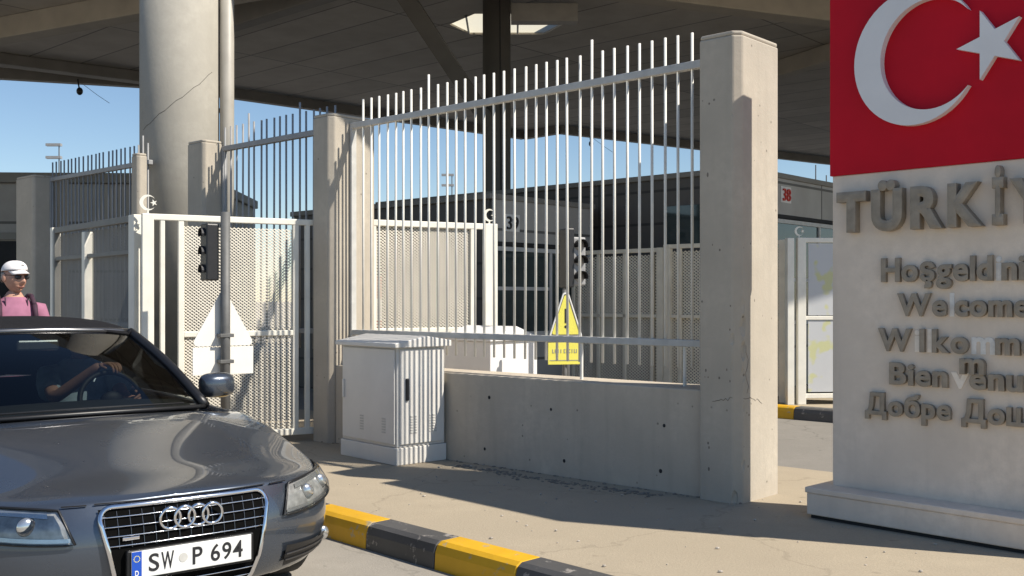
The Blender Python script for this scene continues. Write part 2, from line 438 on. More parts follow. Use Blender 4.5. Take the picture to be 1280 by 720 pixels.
# ================================================================== WELCOME SIGN
SB = Vector((1.806, 6.33, PZ)); SW = 1.78; ST = .30
sg = thing('welcome_sign', SB, RS, 'white welcome monument with red crescent flag and metal lettering', 'sign')
BX, BY = .08, .17                                     # slab offset on the base
MB().box(0, SW + 2 * BX, 0, ST + 2 * BY, .022, .155).build('base', M_plaster, sg, bevel=.008)
MB().box(.02, SW + 2 * BX - .02, .02, ST + 2 * BY - .02, -.06, .024).build('base_gap_shade', M_dark, sg)  # dark box standing in for the shadow line under the base
MB().box(-.008, SW + 2 * BX + .008, -.008, ST + 2 * BY + .008, .155, .190).build('base_slab', M_plaster, sg, bevel=.006)
FZ = 2.245 - PZ; TOP = 3.52 - PZ
MB().box(BX, BX + SW, BY, BY + ST, .188, FZ).build('sign_slab', M_plaster, sg, bevel=.006)
MB().box(BX - .012, BX + SW + .012, BY - .012, BY + ST + .012, FZ, TOP).build('flag_panel', M_red, sg, bevel=.004)
def sgp(u, v, d): return (BX + u, BY - d, v - PZ)
def crescent(cx, cz, Rr, sq, d0, d1, n=48):
    r = Rr * .8; off = Rr * .25
    x_i = (Rr * Rr - r * r + off * off) / (2 * off); a0 = math.acos(max(-1, min(1, x_i / Rr))); a1 = math.acos(max(-1, min(1, (x_i - off) / r)))
    o = [(cx + sq * Rr * math.cos(a0 + (2 * math.pi - 2 * a0) * i / n), cz + Rr * math.sin(a0 + (2 * math.pi - 2 * a0) * i / n)) for i in range(n + 1)]
    i_ = [(cx + sq * (off + r * math.cos(2 * math.pi - a1 - (2 * math.pi - 2 * a1) * i / n)), cz + r * math.sin(2 * math.pi - a1 - (2 * math.pi - 2 * a1) * i / n)) for i in range(1, n)]
    return o, i_
def crescent_mesh(mb, cx, cz, Rr, sq, fn, d0, d1, n=48):
    o, i_ = crescent(cx, cz, Rr, sq, d0, d1, n)
    inner = [o[-1]] + i_ + [o[0]]; inner = inner[::-1]      # same param direction as o
    def V(p, d): return mb.bm.verts.new(fn(p[0], p[1], d))
    of = [V(p, d1) for p in o]; ob = [V(p, d0) for p in o]
    nf = [of[0]] + [V(p, d1) for p in inner[1:-1]] + [of[-1]]; nb = [ob[0]] + [V(p, d0) for p in inner[1:-1]] + [ob[-1]]
    m = len(o)
    for j in range(m - 1):
        for q in ((of[j], of[j + 1], nf[j + 1], nf[j]), (ob[j], ob[j + 1], nb[j + 1], nb[j]), (of[j], of[j + 1], ob[j + 1], ob[j]), (nf[j], nf[j + 1], nb[j + 1], nb[j])):
            q2 = []
            for v in q:
                if v not in q2: q2.append(v)
            if len(q2) >= 3: mb.bm.faces.new(q2)
def star_pts(cx, cz, r, sq, a0=math.pi, inner=.382):
    return [(cx + sq * (r if i % 2 == 0 else r * inner) * math.cos(a0 + i * math.pi / 5), cz + (r if i % 2 == 0 else r * inner) * math.sin(a0 + i * math.pi / 5)) for i in range(10)]
mb = MB(); crescent_mesh(mb, .545, 2.885, .395, .93, sgp, .012, .062); mb.build('crescent', M_emblem, sg)
mb = MB(); mb.prism(star_pts(.975, 2.885, .20, .93), sgp, .012, .055); mb.build('star', M_emblem, sg)
def letters(chars, x0, x1, z0, z1, depth, name, gap=.10, space=.30, bold=.03, states=None, capref='H', widths=None, parent=None, fn_y=0.0, part_names=None):
    """metal letters laid out glyph by glyph between x0 and x1; cap height z0..z1"""
    H = bounds(text_mesh(capref)); ch = H[3] - H[2]; base = H[2]
    gl = []; pen = 0
    for c in chars:
        if c == ' ': gl.append(None); pen += space; continue
        me = text_mesh(c, 0, .5 - bold, bev=bold); b = bounds(me); gl.append((me, b, pen - b[0])); pen += b[1] - b[0] + gap
    total = pen - gap; sx = (x1 - x0) / total; sz = (z1 - z0) / ch
    groups = {}
    for i, g in enumerate(gl):
        if g is None: continue
        st = (states or {}).get(i, 'n')
        me, b, px = g
        dep = depth if st == 'n' else .004
        M = Matrix(((sx, 0, 0, x0 + px * sx), (0, sz, 0, z0 - base * sz), (0, 0, dep, dep * .5), (0, 0, 0, 1)))
        M2 = Matrix.Translation((BX, BY, -PZ)) @ TXT @ M
        key = st
        groups.setdefault(key, []).append((me, M2, chars[i]))
    for key, lst in groups.items():
        for me, M2, c in lst:
            mb = MB()
            for p_ in me.polygons: p_.use_smooth = False
            mb.addmesh(me, M2)
            mb.build('letter' if key == 'n' else 'letter_remains', M_letter if key == 'n' else M_ghost if key == 'g' else M_faint, parent)
for c_, xa_, xb_ in (('T', .06, .25), ('Ü', .285, .475), ('R', .525, .71), ('K', .74, .93), ('İ', .985, 1.045), ('Y', 1.075, 1.275), ('E', 1.31, 1.47)):
    letters(c_, xa_, xb_, 1.905, 2.118, .065, 'letter', bold=.055, parent=sg)
letters('Hoşgeldiniz', .33, 1.245, 1.592, 1.722, .030, 'lettering', gap=.05, bold=.032, states={7: 'g'}, parent=sg)
letters('Welcome', .43, 1.17, 1.392, 1.514, .030, 'lettering', gap=.05, bold=.032, states={2: 'g'}, parent=sg)
letters('Willkommen', .311, 1.30, 1.184, 1.308, .030, 'lettering', gap=.05, bold=.032, states={1: 'f', 3: 'f', 6: 'g'}, parent=sg)
letters('Bienvenue', .381, 1.235, .987, 1.108, .030, 'lettering', gap=.05, bold=.032, states={4: 'f', 8: 'f'}, parent=sg)
letters('Дoбpe Дoшли', .228, 1.37, .80, .917, .030, 'lettering', gap=.05, bold=.032, parent=sg)
letters('m', .80, .935, 1.07, 1.07 + .118, .045, 'loose_letter', bold=.032, parent=sg)

# ================================================================== UTILITY CABINET
cb = thing('utility_cabinet', (-.928, 8.292, PZ), RF - R(6), 'grey metal utility cabinet with fence bar shadows against the low wall', 'cabinet')
CW, CD = .83, .51
MB().box(-CW, 0, .0, CD, 0, .14).build('plinth', M_cab, cb, bevel=.006)
MB().box(-CW + .012, -.012, .012, CD - .012, .142, .955).build('body', M_cab, cb, bevel=.006)
mb = MB(); mb.prism([(-.035, .95), (CD + .03, .95), (CD + .03, 1.0), (CD * .55, 1.04), (-.035, .985)], lambda u, v, d: (d, u, v), -CW - .03, .03)
mb.build('roof', M_cab, cb, bevel=.006)
MB().box(-CW + .035, -.03, -.004, .010, .165, .935).build('door', M_cab, cb, bevel=.006)
d2 = MB().box(-.014, .004, .035, CD - .03, .165, .935).build('door', M_cab, cb, bevel=.006)
MB().box(-CW + .05, -CW + .075, -.02, -.002, .50, .66).build('handle', M_cab, cb, bevel=.008)
MB().box(.002, .022, .085, .115, .52, .70).build('handle', M_black, cb, bevel=.008)
for vx in (-.52, -.20):
    mb = MB()
    for i in range(6): mb.box(vx, vx + .05, -.007, -.002, .25 + i * .022, .262 + i * .022)
    mb.build('vent', M_rail, cb)
for vy in (.13, .33):
    mb = MB()
    for i in range(7): mb.box(.002, .0075, vy, vy + .07, .25 + i * .022, .260 + i * .022)
    mb.build('vent', M_rail, cb)

# cabinet behind the fence
c2 = thing('control_cabinet', FW(-2.88, 1.0, 0), RF, 'low white concrete box with a sloped lid behind the bar fence', 'box')
MB().box(-.62, 0, 0, .67, 0, 1.09).build('body', M_emblem, c2, bevel=.01)
mb = MB(); mb.prism([(-.03, 1.092), (.70, 1.092), (.70, 1.11), (.34, 1.23), (-.03, 1.115)], lambda u, v, d: (d, u, v), -.66, .03); mb.build('lid', M_emblem, c2, bevel=.008)

# ================================================================== GATES
def mesh_panel(L, H, cw=.038, ch=.0145, rw=.0056):
    mb = MB(); n = max(2, int(round(L / (cw / 2)))); m = int(round(H / ch)); sx = L / n; sz = H / m
    for k in range(m):
        pts = []
        for i in range(n + 1):
            up = (i % 2 == 1) ^ (k % 2 == 1)
            pts.append((i * sx, k * sz + (sz if up else 0)))
        lo = [mb.bm.verts.new((x, -.002, z - rw)) for x, z in pts]; hi = [mb.bm.verts.new((x, .002, z + rw)) for x, z in pts]
        for i in range(n): mb.bm.faces.new((lo[i], lo[i + 1], hi[i + 1], hi[i]))
    return mb
def finial(parent, x, z, s=.075):
    f = lambda u, v, d: (x + u, d, z + v)
    mb = MB(); mb.tube((x, 0, z), (x, 0, z + s * .5), .010, 8)
    crescent_mesh(mb, 0, s * 1.4, s, 1.0, f, -.008, .008, 20)
    mb.prism(star_pts(s * .75, s * 1.4, s * .45, 1.0), f, -.008, .008)
    mb.build('crescent_finial', M_gate, parent)
def rotp(parent, part, p): pass

# gate A (lit leaf, swung out in front of the fence)
GA = Vector((-1.842, 9.90, PZ)); gdir = Vector((-1.353, -.74, 0)).normalized(); GL = 1.63
ga = thing('mesh_gate', GA, math.atan2(-gdir.y, -gdir.x), 'sunlit cream mesh gate leaf behind the signpost with blank triangle', 'gate', 'mesh gates of the crossing')
GH = 2.245 - PZ                                      # local x runs from -GL (free end) to 0 (hinge)
mb = MB()
mb.box(-GL, -.02, -.03, .03, GH - .055, GH); mb.box(-GL, -.02, -.03, .03, .06, .12); mb.box(-1.27, -.26, -.022, .022, 1.0, 1.05)
mb.box(-GL, -GL + .10, -.032, .032, .0, GH - .001)
mb.box(-1.475, -1.435, -.025, .025, .1, GH - .02); mb.box(-1.32, -1.27, -.025, .025, .1, GH - .02)
mb.box(-.27, -.215, -.025, .025, .1, GH - .02); mb.box(-.15, -.105, -.025, .025, .1, GH - .02)
mb.build('frame', M_gate, ga, bevel=.006)
mp = mesh_panel(1.0, GH - .22).build('mesh_panel', M_mesh, ga); mp.location = (-1.27, 0, .12); mp.rotation_euler = (0, 0, 0)
mb = MB(); mb.box(-.02, .07, -.04, .05, -.05, GH + .0); mb.build('hinge_post', M_graybar, ga, bevel=.006)
finial(ga, -GL + .05, GH, .07)

# gate B (shaded leaf running back along the fence)
GB = Vector((-3.365, 9.27, PZ)); bdir = Vector((-1.49, 1.70, 0)).normalized()
gb = thing('mesh_gate', GB, math.atan2(-bdir.y, -bdir.x), 'shaded grey mesh gate leaf behind the man in the pink shirt', 'gate', 'mesh gates of the crossing')
BL = 2.26
mb = MB()
mb.box(-BL, 0, -.03, .03, GH - .06, GH); mb.box(-BL, 0, -.03, .03, .06, .12); mb.box(-BL, 0, -.02, .02, 1.0, 1.06); mb.box(-BL, 0, -.02, .02, 1.75, 1.79)
mb.box(-.13, -.101, -.03, .03, .06, GH - .001); mb.box(-BL + .041, -BL + .07, -.03, .03, .06, GH - .001)
mb.build('frame', M_gate_shade, gb, bevel=.006)
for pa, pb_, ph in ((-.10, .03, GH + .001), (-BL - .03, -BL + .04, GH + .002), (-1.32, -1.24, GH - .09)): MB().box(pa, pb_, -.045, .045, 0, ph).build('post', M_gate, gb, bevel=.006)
mp = mesh_panel(BL - .14, GH - .2, rw=.0062).build('mesh_panel', M_gate_shade, gb); mp.location = (-BL + .06, .03, .12)

# inner gate behind the fence
IG = Vector((-.184, 10.75, 0)); idir = Vector((-1.22, -.62, 0)).normalized()
ig = thing('mesh_gate', IG, math.atan2(-idir.y, -idir.x), 'sunlit cream mesh gate seen through the white bars above the cabinet', 'gate', 'mesh gates of the crossing')
IL = 1.62; IH = 2.27
mb = MB(); mb.box(-IL, 0, -.03, .03, IH - .06, IH); mb.box(-IL, 0, -.03, .03, .28, .34); mb.box(-.12, .02, -.04, .04, 0, IH + .001)
mb.box(-.28, -.22, -.025, .025, .3, IH - .03); mb.box(-1.36, -1.30, -.025, .025, .3, IH - .03); mb.box(-IL, -IL + .1, -.03, .03, 0, IH - .003); mb.box(-1.30, -.28, -.02, .02, 1.15, 1.2)
mb.build('frame', M_gate, ig, bevel=.006)
mp = mesh_panel(1.02, IH - .4).build('mesh_panel', M_mesh, ig); mp.location = (-1.30, 0, .34)
finial(ig, -.06, IH, .065)

# far gates along the island, shaded, behind the fence
def leaf(name, loc, rz, L, H, label, nb=4, poster=False, fin=False, mesh=True):
    g = thing(name, loc, rz, label, 'gate', 'mesh gates of the crossing')
    mb = MB(); mb.box(0, L, -.03, .03, H - .06, H); mb.box(0, L, -.03, .03, .08, .14); mb.box(0, L, -.02, .02, 1.08, 1.13)
    mb.box(-.03, .08, -.04, .04, 0, H + .001); mb.box(L - .08, L + .03, -.04, .04, 0, H + .002)
    for i in range(nb): xx = .2 + i * (L - .4) / max(1, nb - 1); mb.box(xx, xx + .05, -.02, .02, .1, H - .03)
    mb.build('frame', M_graymesh if mesh else M_gate, g, bevel=.006)
    if mesh:
        mp = mesh_panel(L - .16, H - .24, cw=.06, ch=.022, rw=.0105).build('mesh_panel', M_graymesh, g); mp.location = (.08, .0 + .035, .14)
    if fin: finial(g, L - .02 if fin == 1 else .0, H, .06)
    return g
leaf('mesh_gate', FW(-4.50, 6.35, PZ), RF, 1.84, 2.12, 'shaded mesh gate leaf just left of the big pillar behind the bars', 3)
leaf('mesh_gate', FW(-6.42, 6.35, PZ), RF, 1.85, 2.08, 'shaded mesh gate leaf to the right of the traffic light', 4)
g = leaf('mesh_gate', FW(-2.42, 6.25, PZ), math.atan2(.10, 1.0), 1.5, 2.13, 'bright white gate leaf with a yellow patched poster right of the pillar', 0, fin=2, mesh=False)
MB().box(-.17, -.08, -.05, .05, 0, 2.125).build('post', M_gate, g, bevel=.006)
pm, n, l, b = newmat('poster_yellow_patches')
co = coords(n, l); f = ramp(n, l, noise(n, l, co, 3.5, 2), .54, .60)
l.new(mixc(n, l, f, (.52, .53, .54), (.54, .54, .30)), b.inputs['Base Color'])
MB().box(.12, 1.40, -.008, .004, .16, 1.07).build('poster', pm, g); MB().box(.12, 1.40, -.008, .004, 1.14, 2.06).build('poster', pm, g)

# ================================================================== SIGNPOST WITH SIGNAL AND BLANK BACKS
SP = Vector((-2.43, 8.75, PZ))
spt = thing('signpost', SP, R(36), 'grey steel signpost carrying a black signal and blank white triangle', 'signpost')
MB().tube((0, 0, -.05), (0, 0, 2.08), .040, 16).build('pole', M_steel, spt, smooth=True)
# rounded triangle
def rtri(w_, h_, r, n=6):
    P = [(-w_ / 2, 0), (w_ / 2, 0), (0, h_)]; out = []
    for i in range(3):
        p = Vector(P[i]); a = (Vector(P[i - 1]) - p).normalized(); c = (Vector(P[(i + 1) % 3]) - p).normalized()
        half = a.angle(c) / 2; dd = r / math.tan(half); cen = p + (a + c).normalized() * (r / math.sin(half))
        s0 = p + a * dd - cen; s1 = p + c * dd - cen; a0 = math.atan2(s0.y, s0.x); a1 = math.atan2(s1.y, s1.x)
        while a1 - a0 > math.pi: a1 -= 2 * math.pi
        while a1 - a0 < -math.pi: a1 += 2 * math.pi
        for k in range(n + 1):
            aa = a0 + (a1 - a0) * k / n; out.append((cen.x + r * math.cos(aa), cen.y + r * math.sin(aa)))
    return out
mb = MB(); mb.prism(rtri(.56, .50, .035), lambda u, v, d: (u, d, v + .945), .045, .051); mb.build('triangle_plate', M_signback, spt)
MB().box(-.265, .265, .045, .051, .70, .935).build('rectangle_plate', M_signback, spt, bevel=.002)
for zz in (.80, 1.02): MB().box(-.06, .06, -.045, .046, zz, zz + .03).build('clamp', M_steel, spt, bevel=.003)
sgn = MB().box(-.155, -.045, .02, .18, 1.50, 1.98).build('traffic_signal', M_black, spt, bevel=.012)
for i in range(3):
    z = 1.585 + i * .155
    m1 = MB(); m1.grid(lambda u, v: (-.155 - .03 * v, .10 + .05 * math.cos(R(-20) + u * R(220)), z + .05 * math.sin(R(-20) + u * R(220))), 10, 2)
    m1.build('visor', M_black, sgn, solid=.004)

# traffic light + yellow sign behind the fence
TP = Vector((.52, 9.9, 0))
tl = thing('traffic_light', TP, R(24), 'three lamp traffic light on a post behind the white bars', 'traffic light')
MB().tube((0, 0, 0), (0, 0, 2.1), .035, 12).build('pole', M_steel, tl, smooth=True)
hs = MB().box(.02, .16, -.10, .04, 1.62, 2.08).build('signal_housing', M_graybar, tl, bevel=.012)
MB().box(-.05, .018, -.14, .06, 1.60, 2.16).build('backboard', M_black, tl, bevel=.01)
for i in range(3):
    z = 1.70 + i * .15
    MB().ball((.09, -.10, z), .05, .012, .05).build('lens', M_lamp, hs, smooth=True)
    m1 = MB(); m1.grid(lambda u, v: (.09 + .055 * math.cos(R(-20) + u * R(220)), -.10 - .08 * v, z + .055 * math.sin(R(-20) + u * R(220))), 10, 2)
    m1.build('visor', M_black, hs, solid=.004)
yw = thing('warning_sign', Vector((.49, 9.45, .125)), R(12), 'yellow warning triangle over a yellow plate behind the white bars', 'sign')
MB().tube((0, .03, -.125), (0, .03, 1.45), .022, 10).build('pole', M_steel, yw, smooth=True)
T0 = .995
mb = MB(); mb.prism(rtri(.33, .50, .03), lambda u, v, d: (u, d, v + T0), -.004, .004); mb.build('triangle_plate', M_graybar, yw)
mb = MB()
mb.path([(u, -.008, v + T0 + .006) for u, v in rtri(.315, .48, .03)], .0075, 6, True); mb.build('triangle_rim', M_white, yw)
mb = MB(); mb.prism(rtri(.265, .39, .015), lambda u, v, d: (u, d, v + T0 + .045), -.009, -.005); mb.build('yellow_field', M_yelsign, yw)
mb = MB(); mb.box(-.009, .009, -.012, -.0095, T0 + .15, T0 + .28); mb.ball((0, -.010, T0 + .115), .014, .003, .014, 10, 6); mb.build('exclamation_mark', M_black, yw)
yp = MB().box(-.165, .165, -.006, .004, .765, .965).build('text_plate', M_yelsign, yw, bevel=.002)
mb = MB(); xx = -.125
random.seed(3)
while xx < .12:
    mb.box(xx, xx + .006, -.0085, -.0065, .87, .905)
    if random.random() > .4: mb.box(xx + .006, xx + .017, -.0085, -.0065, random.choice([.87, .885, .899]), 0 + .906) if False else mb.box(xx + .0062, xx + .016, -.0085, -.0065, .899, .905)
    if random.random() > .5: mb.box(xx + .0062, xx + .016, -.0085, -.0065, .870, .876)
    xx += random.choice([.021, .024, .030])
mb.box(-.15, .15, -.0085, -.0065, .80, .806)
mb.build('worn_print', M_graybar, yp)

# ================================================================== BOOTHS AND BUILDING
def booth(x, y, wd, dp, H, label, num, dark_panel):
    b = thing('control_booth', FW(x, y, PZ if y > 6 else 0), RF, label, 'booth', 'control booths under the canopy')
    h = H - (PZ if y > 6 else 0)
    MB().box(-wd, 0, 0, dp, 0, h - .001).build('wall', M_booth_shade, b)
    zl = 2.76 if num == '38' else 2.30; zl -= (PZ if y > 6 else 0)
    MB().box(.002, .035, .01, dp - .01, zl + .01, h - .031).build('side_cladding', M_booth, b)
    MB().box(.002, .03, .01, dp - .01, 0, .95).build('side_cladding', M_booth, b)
    MB().box(-wd - .05, .06, -.05, dp + .05, h - .03, h + .05).build('roof', M_fascia, b, bevel=.01)
    MB().box(.0, .045, .01, dp - .01, zl - .045, zl + .005).build('lintel', M_dark, b)
    wz = zl - .06
    wf = MB(); wf.box(.004, .04, .06, .12, .96, wz); wf.box(.004, .04, dp - .12, dp - .06, .96, wz); wf.box(.004, .04, .121, dp - .121, .96, 1.02); wf.box(.004, .04, .121, dp - .121, wz - .06, wz); wf.box(.004, .04, dp * .55, dp * .55 + .05, 1.021, wz - .061); wf.box(.004, .034, .121, dp * .55 - .001, 1.62, 1.67)
    wf = wf.build('window', M_rail, b)
    MB().box(.003, .015, .121, dp - .121, 1.02, wz - .06).build('pane', M_glassdark, wf)
    me = text_mesh(num, 0.0, .02); bb = bounds(me); s = .185 / (bb[3] - bb[2])
    z0 = (2.98 - PZ) if num == '38' else 2.49; y0 = 1.07 if num == '38' else .30
    pl = MB().box(.037, .045, y0 - .04, y0 + s * (bb[1] - bb[0]) + .04, z0 - .03, z0 + .215).build('number_panel', M_cab, b)
    M = Matrix(((0, 0, 1, .0465), (s, 0, 0, y0 - bb[0] * s), (0, s, 0, z0), (0, 0, 0, 1)))
    mb = MB(); mb.addmesh(me, M); mb.build('number', M_redpaint if num == '38' else M_black, pl)
    return b
b38 = booth(-3.75, 7.2, 8.0, 4.2, 3.34, 'shaded control booth numbered 38 seen right of the big pillar', '38', True)
MB().box(-1.35, -.55, -.012, .0, 2.15, 2.75).build('window', M_glassdark, b38)
b39 = booth(-6.25, 4.55, 4.6, 2.3, 2.93, 'grey control booth numbered 39 seen between the white bars', '39', True)

bl = thing('side_building', (-16, 22, 0), R(3), 'low grey clad building with a dark doorway at the left edge', 'building')
MB().box(0, 9.2, 0, 6, 0, 4.0).build('wall', M_bldg, bl)
MB().box(-.1, 9.3, -.15, 6.1, 4.0, 4.22).build('roof_edge', M_fascia, bl, bevel=.02)
MB().box(4.4, 6.0, -.02, .01, 0, 2.75).build('doorway', M_dark, bl)
MB().box(4.25, 6.2, -.10, -.022, 2.78, 2.93).build('lintel', M_fascia, bl)
bt = thing('transport_bollard', FW(-5.2, 1.6, 0), 0, 'red and white banded post seen through the gap beside the lit gate', 'post')
for i in range(7): MB().tube((0, 0, i * .25), (0, 0, i * .25 + .249), .055, 12).build('band', M_redpaint if i % 2 == 0 else M_white, bt, smooth=False)

# far lamp masts
def mast(X, Y, H, label, head=True):
    o = thing('lamp_mast', (X, Y, 0), 0, label, 'lamp mast', 'lamp masts far beyond the border post')
    MB().tube((0, 0, 0), (0, 0, H), .09, 8, .05).build('pole', M_steel, o)
    if head:
        for zz in (H - .1, H - 1.2): MB().box(-1.1, .2, -.2, .2, zz, zz + .22).build('lamp_head', M_graybar, o)
mast(-39.5, 90, 15.0, 'thin floodlight mast with two heads above the left fence')
mast(25.9, 88, 13.0, 'taller thin pole in the sky gap left of the red flag', False)
mast(26.5, 87, 12.0, 'shorter thin pole in the sky gap left of the red flag', False)
mast(-6.4, 110, 14.8, 'distant mast in the sky seen through the white bars above the cabinet', True)

# ================================================================== CANOPY
cz = 7.22
cp = thing('canopy', (0, 0, 0), 0, 'huge dark grey concrete canopy on round columns over the crossing', 'canopy')
outer = [(-40, 24.6), (-12.7, 25.6), (-9.6, 26.6), (-7.7, 28.0), (.4, 35.2), (1.56, 34), (12.5, 41.5), (34, 55), (45, 35), (33, 13.4), (12, 12.4), (8.4, 11.4), (2.6, 8.9), (1.3, 8.4), (1.1, 11.2), (.2, 12.0), (-2.0, 12.45), (-3, 12.75), (-6, 13.5), (-40, 17.5)]  # unseen near edge is notched to choose where sun and shade fall
hole = [(-1.30, 21.5), (-.75, 20.7), (.6, 20.7), (1.2, 21.2), (.7, 22.3), (-.9, 22.3)]
ca, sa = math.cos(RF), math.sin(RF)
def loc_(p): return (p[0] * ca + p[1] * sa, -p[0] * sa + p[1] * ca)
bm = bmesh.new(); edges = []
for loop in (outer, hole):
    vs = [bm.verts.new((*loc_(p), 0)) for p in loop]
    for i in range(len(vs)): edges.append(bm.edges.new((vs[i], vs[(i + 1) % len(vs)])))
bmesh.ops.triangle_fill(bm, use_beauty=True, edges=edges)
me = bpy.data.meshes.new('soffit'); bm.to_mesh(me); bm.free(); me.materials.append(M_soffit)
so = bpy.data.objects.new('soffit', me); COL.objects.link(so); so.parent = cp; so.location = (0, 0, cz); so.rotation_euler = (0, 0, RF)
m_ = so.modifiers.new('solid', 'SOLIDIFY'); m_.thickness = .35; m_.offset = 1 if me.polygons[0].normal.z > 0 else -1
mb = MB()
for i in range(len(outer)):
    p = Vector((*outer[i], 0)); q = Vector((*outer[(i + 1) % len(outer)], 0)); d = (q - p); Ld = d.length; an = math.atan2(d.y, d.x)
    M = Matrix.Translation(p) @ Matrix.Rotation(an, 4, 'Z')
    mb.box(.002, Ld - .002, -.12, .12, cz - .26, cz + .45, M)
mb.build('fascia', M_fascia, cp)
def beam(p, q, wd, z0, z1, mat=None):
    p = Vector((*p, 0)); q = Vector((*q, 0)); d = q - p; M = Matrix.Translation(p) @ Matrix.Rotation(math.atan2(d.y, d.x), 4, 'Z')
    MB().box(0, d.length, -wd / 2, wd / 2, z0, z1, M).build('beam', mat or M_beam, cp, bevel=.02)
beam((-18, 25.1), (-1.2, 16.35), .42, 6.78, cz - .003)
beam((.2, 17.4), (14, 22.92), .42, 6.76, cz - .005)
beam((-6.6, 21.3), (-1.5, 16.7), .3, 6.80, cz - .007, M_fascia)
beam((5.8, 26.2), (8.4, 20.4), .3, 6.82, cz - .009, M_beam)
beam((-12.0, 24.0), (-8.6, 26.6), .4, 6.95, cz - .011, M_fascia)
tm_, n, l, b = newmat('skylight_sheet')
tr = n.new('ShaderNodeBsdfTranslucent'); tr.inputs[0].default_value = (.62, .59, .48, 1); mx = n.new('ShaderNodeMixShader'); mx.inputs[0].default_value = .8
b.inputs['Base Color'].default_value = (.8, .78, .7, 1); l.new(b.outputs[0], mx.inputs[1]); l.new(tr.outputs[0], mx.inputs[2]); l.new(mx.outputs[0], n['Material Output'].inputs[0])
mb = MB(); mb.bm.faces.new([mb.bm.verts.new((p[0], p[1], cz + .04)) for p in hole]); mb.build('skylight', tm_, cp)
for xx in (-.95, .1): MB().box(xx, xx + .04, 20.75, 22.25, cz + .0, cz + .03).build('skylight_bar', M_white, cp)
# columns
cx, cy = -4.15, 12.89
cl = MB().tube((cx, cy, 0), (cx, cy, cz - .012), .475, 64).build('column', M_column, cp, smooth=True)
dpp = Vector((cx, cy, 0)) + EF * .0
rgt = Vector((cy, -cx, 0)).normalized()               # to the right as seen from the road
twd = Vector((-cx, -cy, 0)).normalized()
a = Vector((cx, cy, 0)) + rgt * .565 + twd * .10
MB().tube((a.x, a.y, 0), (a.x, a.y, cz - .02), .088, 20).build('drain_pipe', M_drain, cl, smooth=True)
MB().tube((a.x - .135, a.y - .02, 0), (a.x - .135, a.y - .02, 3.92), .022, 10).build('conduit', M_steel, cl, smooth=True)
MB().path([(a.x - .0, a.y, 3.86), (a.x - .18, a.y + .0, 3.86)], .03, 8).build('pipe_clamp', M_steel, cl)
mb = MB(); crack = []
for i in range(15):
    tt = i / 14; ang = math.atan2(twd.y, twd.x) + R(-62) + tt * R(115)
    crack.append((cx + .476 * math.cos(ang), cy + .476 * math.sin(ang), 3.55 + 0.75 * tt ** 1.2 + .01 * math.sin(i * 2.1)))
mb.path(crack, .0026, 5); mb.build('cable', M_cable, cl)
cl2 = MB().tube((-.29, 19.5, 0), (-.29, 19.5, cz - .016), .265, 32).build('column', M_strut, cp, smooth=True)
MB().path([(-.20, 19.24, 3.0), (-.21, 19.235, 5.0), (-.23, 19.24, cz - .03)], .012, 6).build('cable', M_cable, cl2)
mb = MB(); mb.path([(-.40, 19.42, 4.75), (-1.30, 18.55, 6.0), (-2.2, 17.68, 7.25)], [.19, .20, .21], 4); mb  .build('brace', M_strut, cp)
MB().box(-.02, 1.25, 19.6, 19.9, 6.78, 7.12).build('beam', M_drain, cp, bevel=.01)
mb = MB()
for (hx, hy) in ((-10.9, 25.9), (2.6, 34.6)):
    mb.path([(hx, hy, cz - .2), (hx + .05, hy, cz - .5)], .02, 6); mb.ball((hx + .05, hy, cz - .5), .08, .08, .10, 10, 8)
    mb.path([(hx + .1, hy, cz - .3), (hx + .5, hy, cz - .6), (hx + .8, hy, cz - .8)], .006, 5)
mb.build('hanging_lamp', M_black, cp)

# ================================================================== CAR
CO = Vector((-1.365, 4.381, 0)); CR = math.atan2(.63, .777)
# local axes: x = towards the car's left side, y = rearwards, z up; the nose is at y = 0
mp_, n, l, b = newmat('dark_grey_car_paint')
b.inputs['Base Color'].default_value = (.060, .066, .076, 1); b.inputs['Metallic'].default_value = .62; b.inputs['Roughness'].default_value = .34
b.inputs['Coat Weight'].default_value = 1.0; b.inputs['Coat Roughness'].default_value = .025
co = coords(n, l); fl = N(n, 'ShaderNodeTexNoise', ins={'Scale': 900, 'Detail': 1}); l.new(co, fl.inputs['Vector'])
dust = ramp(n, l, noise(n, l, co, 3.0, 8, .7), .40, .75)
l.new(mixc(n, l, ramp(n, l, fl.outputs[0], .3, .7), (.058, .070, .092), (.092, .110, .140)), b.inputs['Base Color'])
rr_ = N(n, 'ShaderNodeMapRange', ins={3: .27, 4: .33}); l.new(dust, rr_.inputs[0]); l.new(rr_.outputs[0], b.inputs['Roughness'])
fk = ramp(n, l, noise(n, l, co, 60, 2, .5), .735, .75)
M_paint = mp_
def glass(name, tint, refl=.10):
    m, n, l, b = newmat(name)
    t = n.new('ShaderNodeBsdfTransparent'); t.inputs[0].default_value = (*tint, 1)
    g = n.new('ShaderNodeBsdfGlossy'); g.inputs['Roughness'].default_value = .02
    lw = n.new('ShaderNodeFresnel'); lw.inputs[0].default_value = 1.5
    mx = n.new('ShaderNodeMixShader'); l.new(lw.outputs[0], mx.inputs[0]); l.new(t.outputs[0], mx.inputs[1]); l.new(g.outputs[0], mx.inputs[2])
    l.new(mx.outputs[0], n['Material Output'].inputs[0]); return m
M_glass = glass('windscreen_glass', (.33, .36, .355)); M_lens = glass('headlight_glass', (.92, .93, .93))
M_chrome = simple('chrome', (.80, .80, .82), .10, 1.0, .04, 8)
M_dkchrome = simple('dark_chrome_bars', (.16, .16, .165), .25, .9, .1, 8)
M_grillblk = simple('grille_black', (.010, .010, .011), .4, 0, .2, 10); M_void = simple('grille_void', (.004, .004, .004), .95, 0, .2, 10, spec=.05)
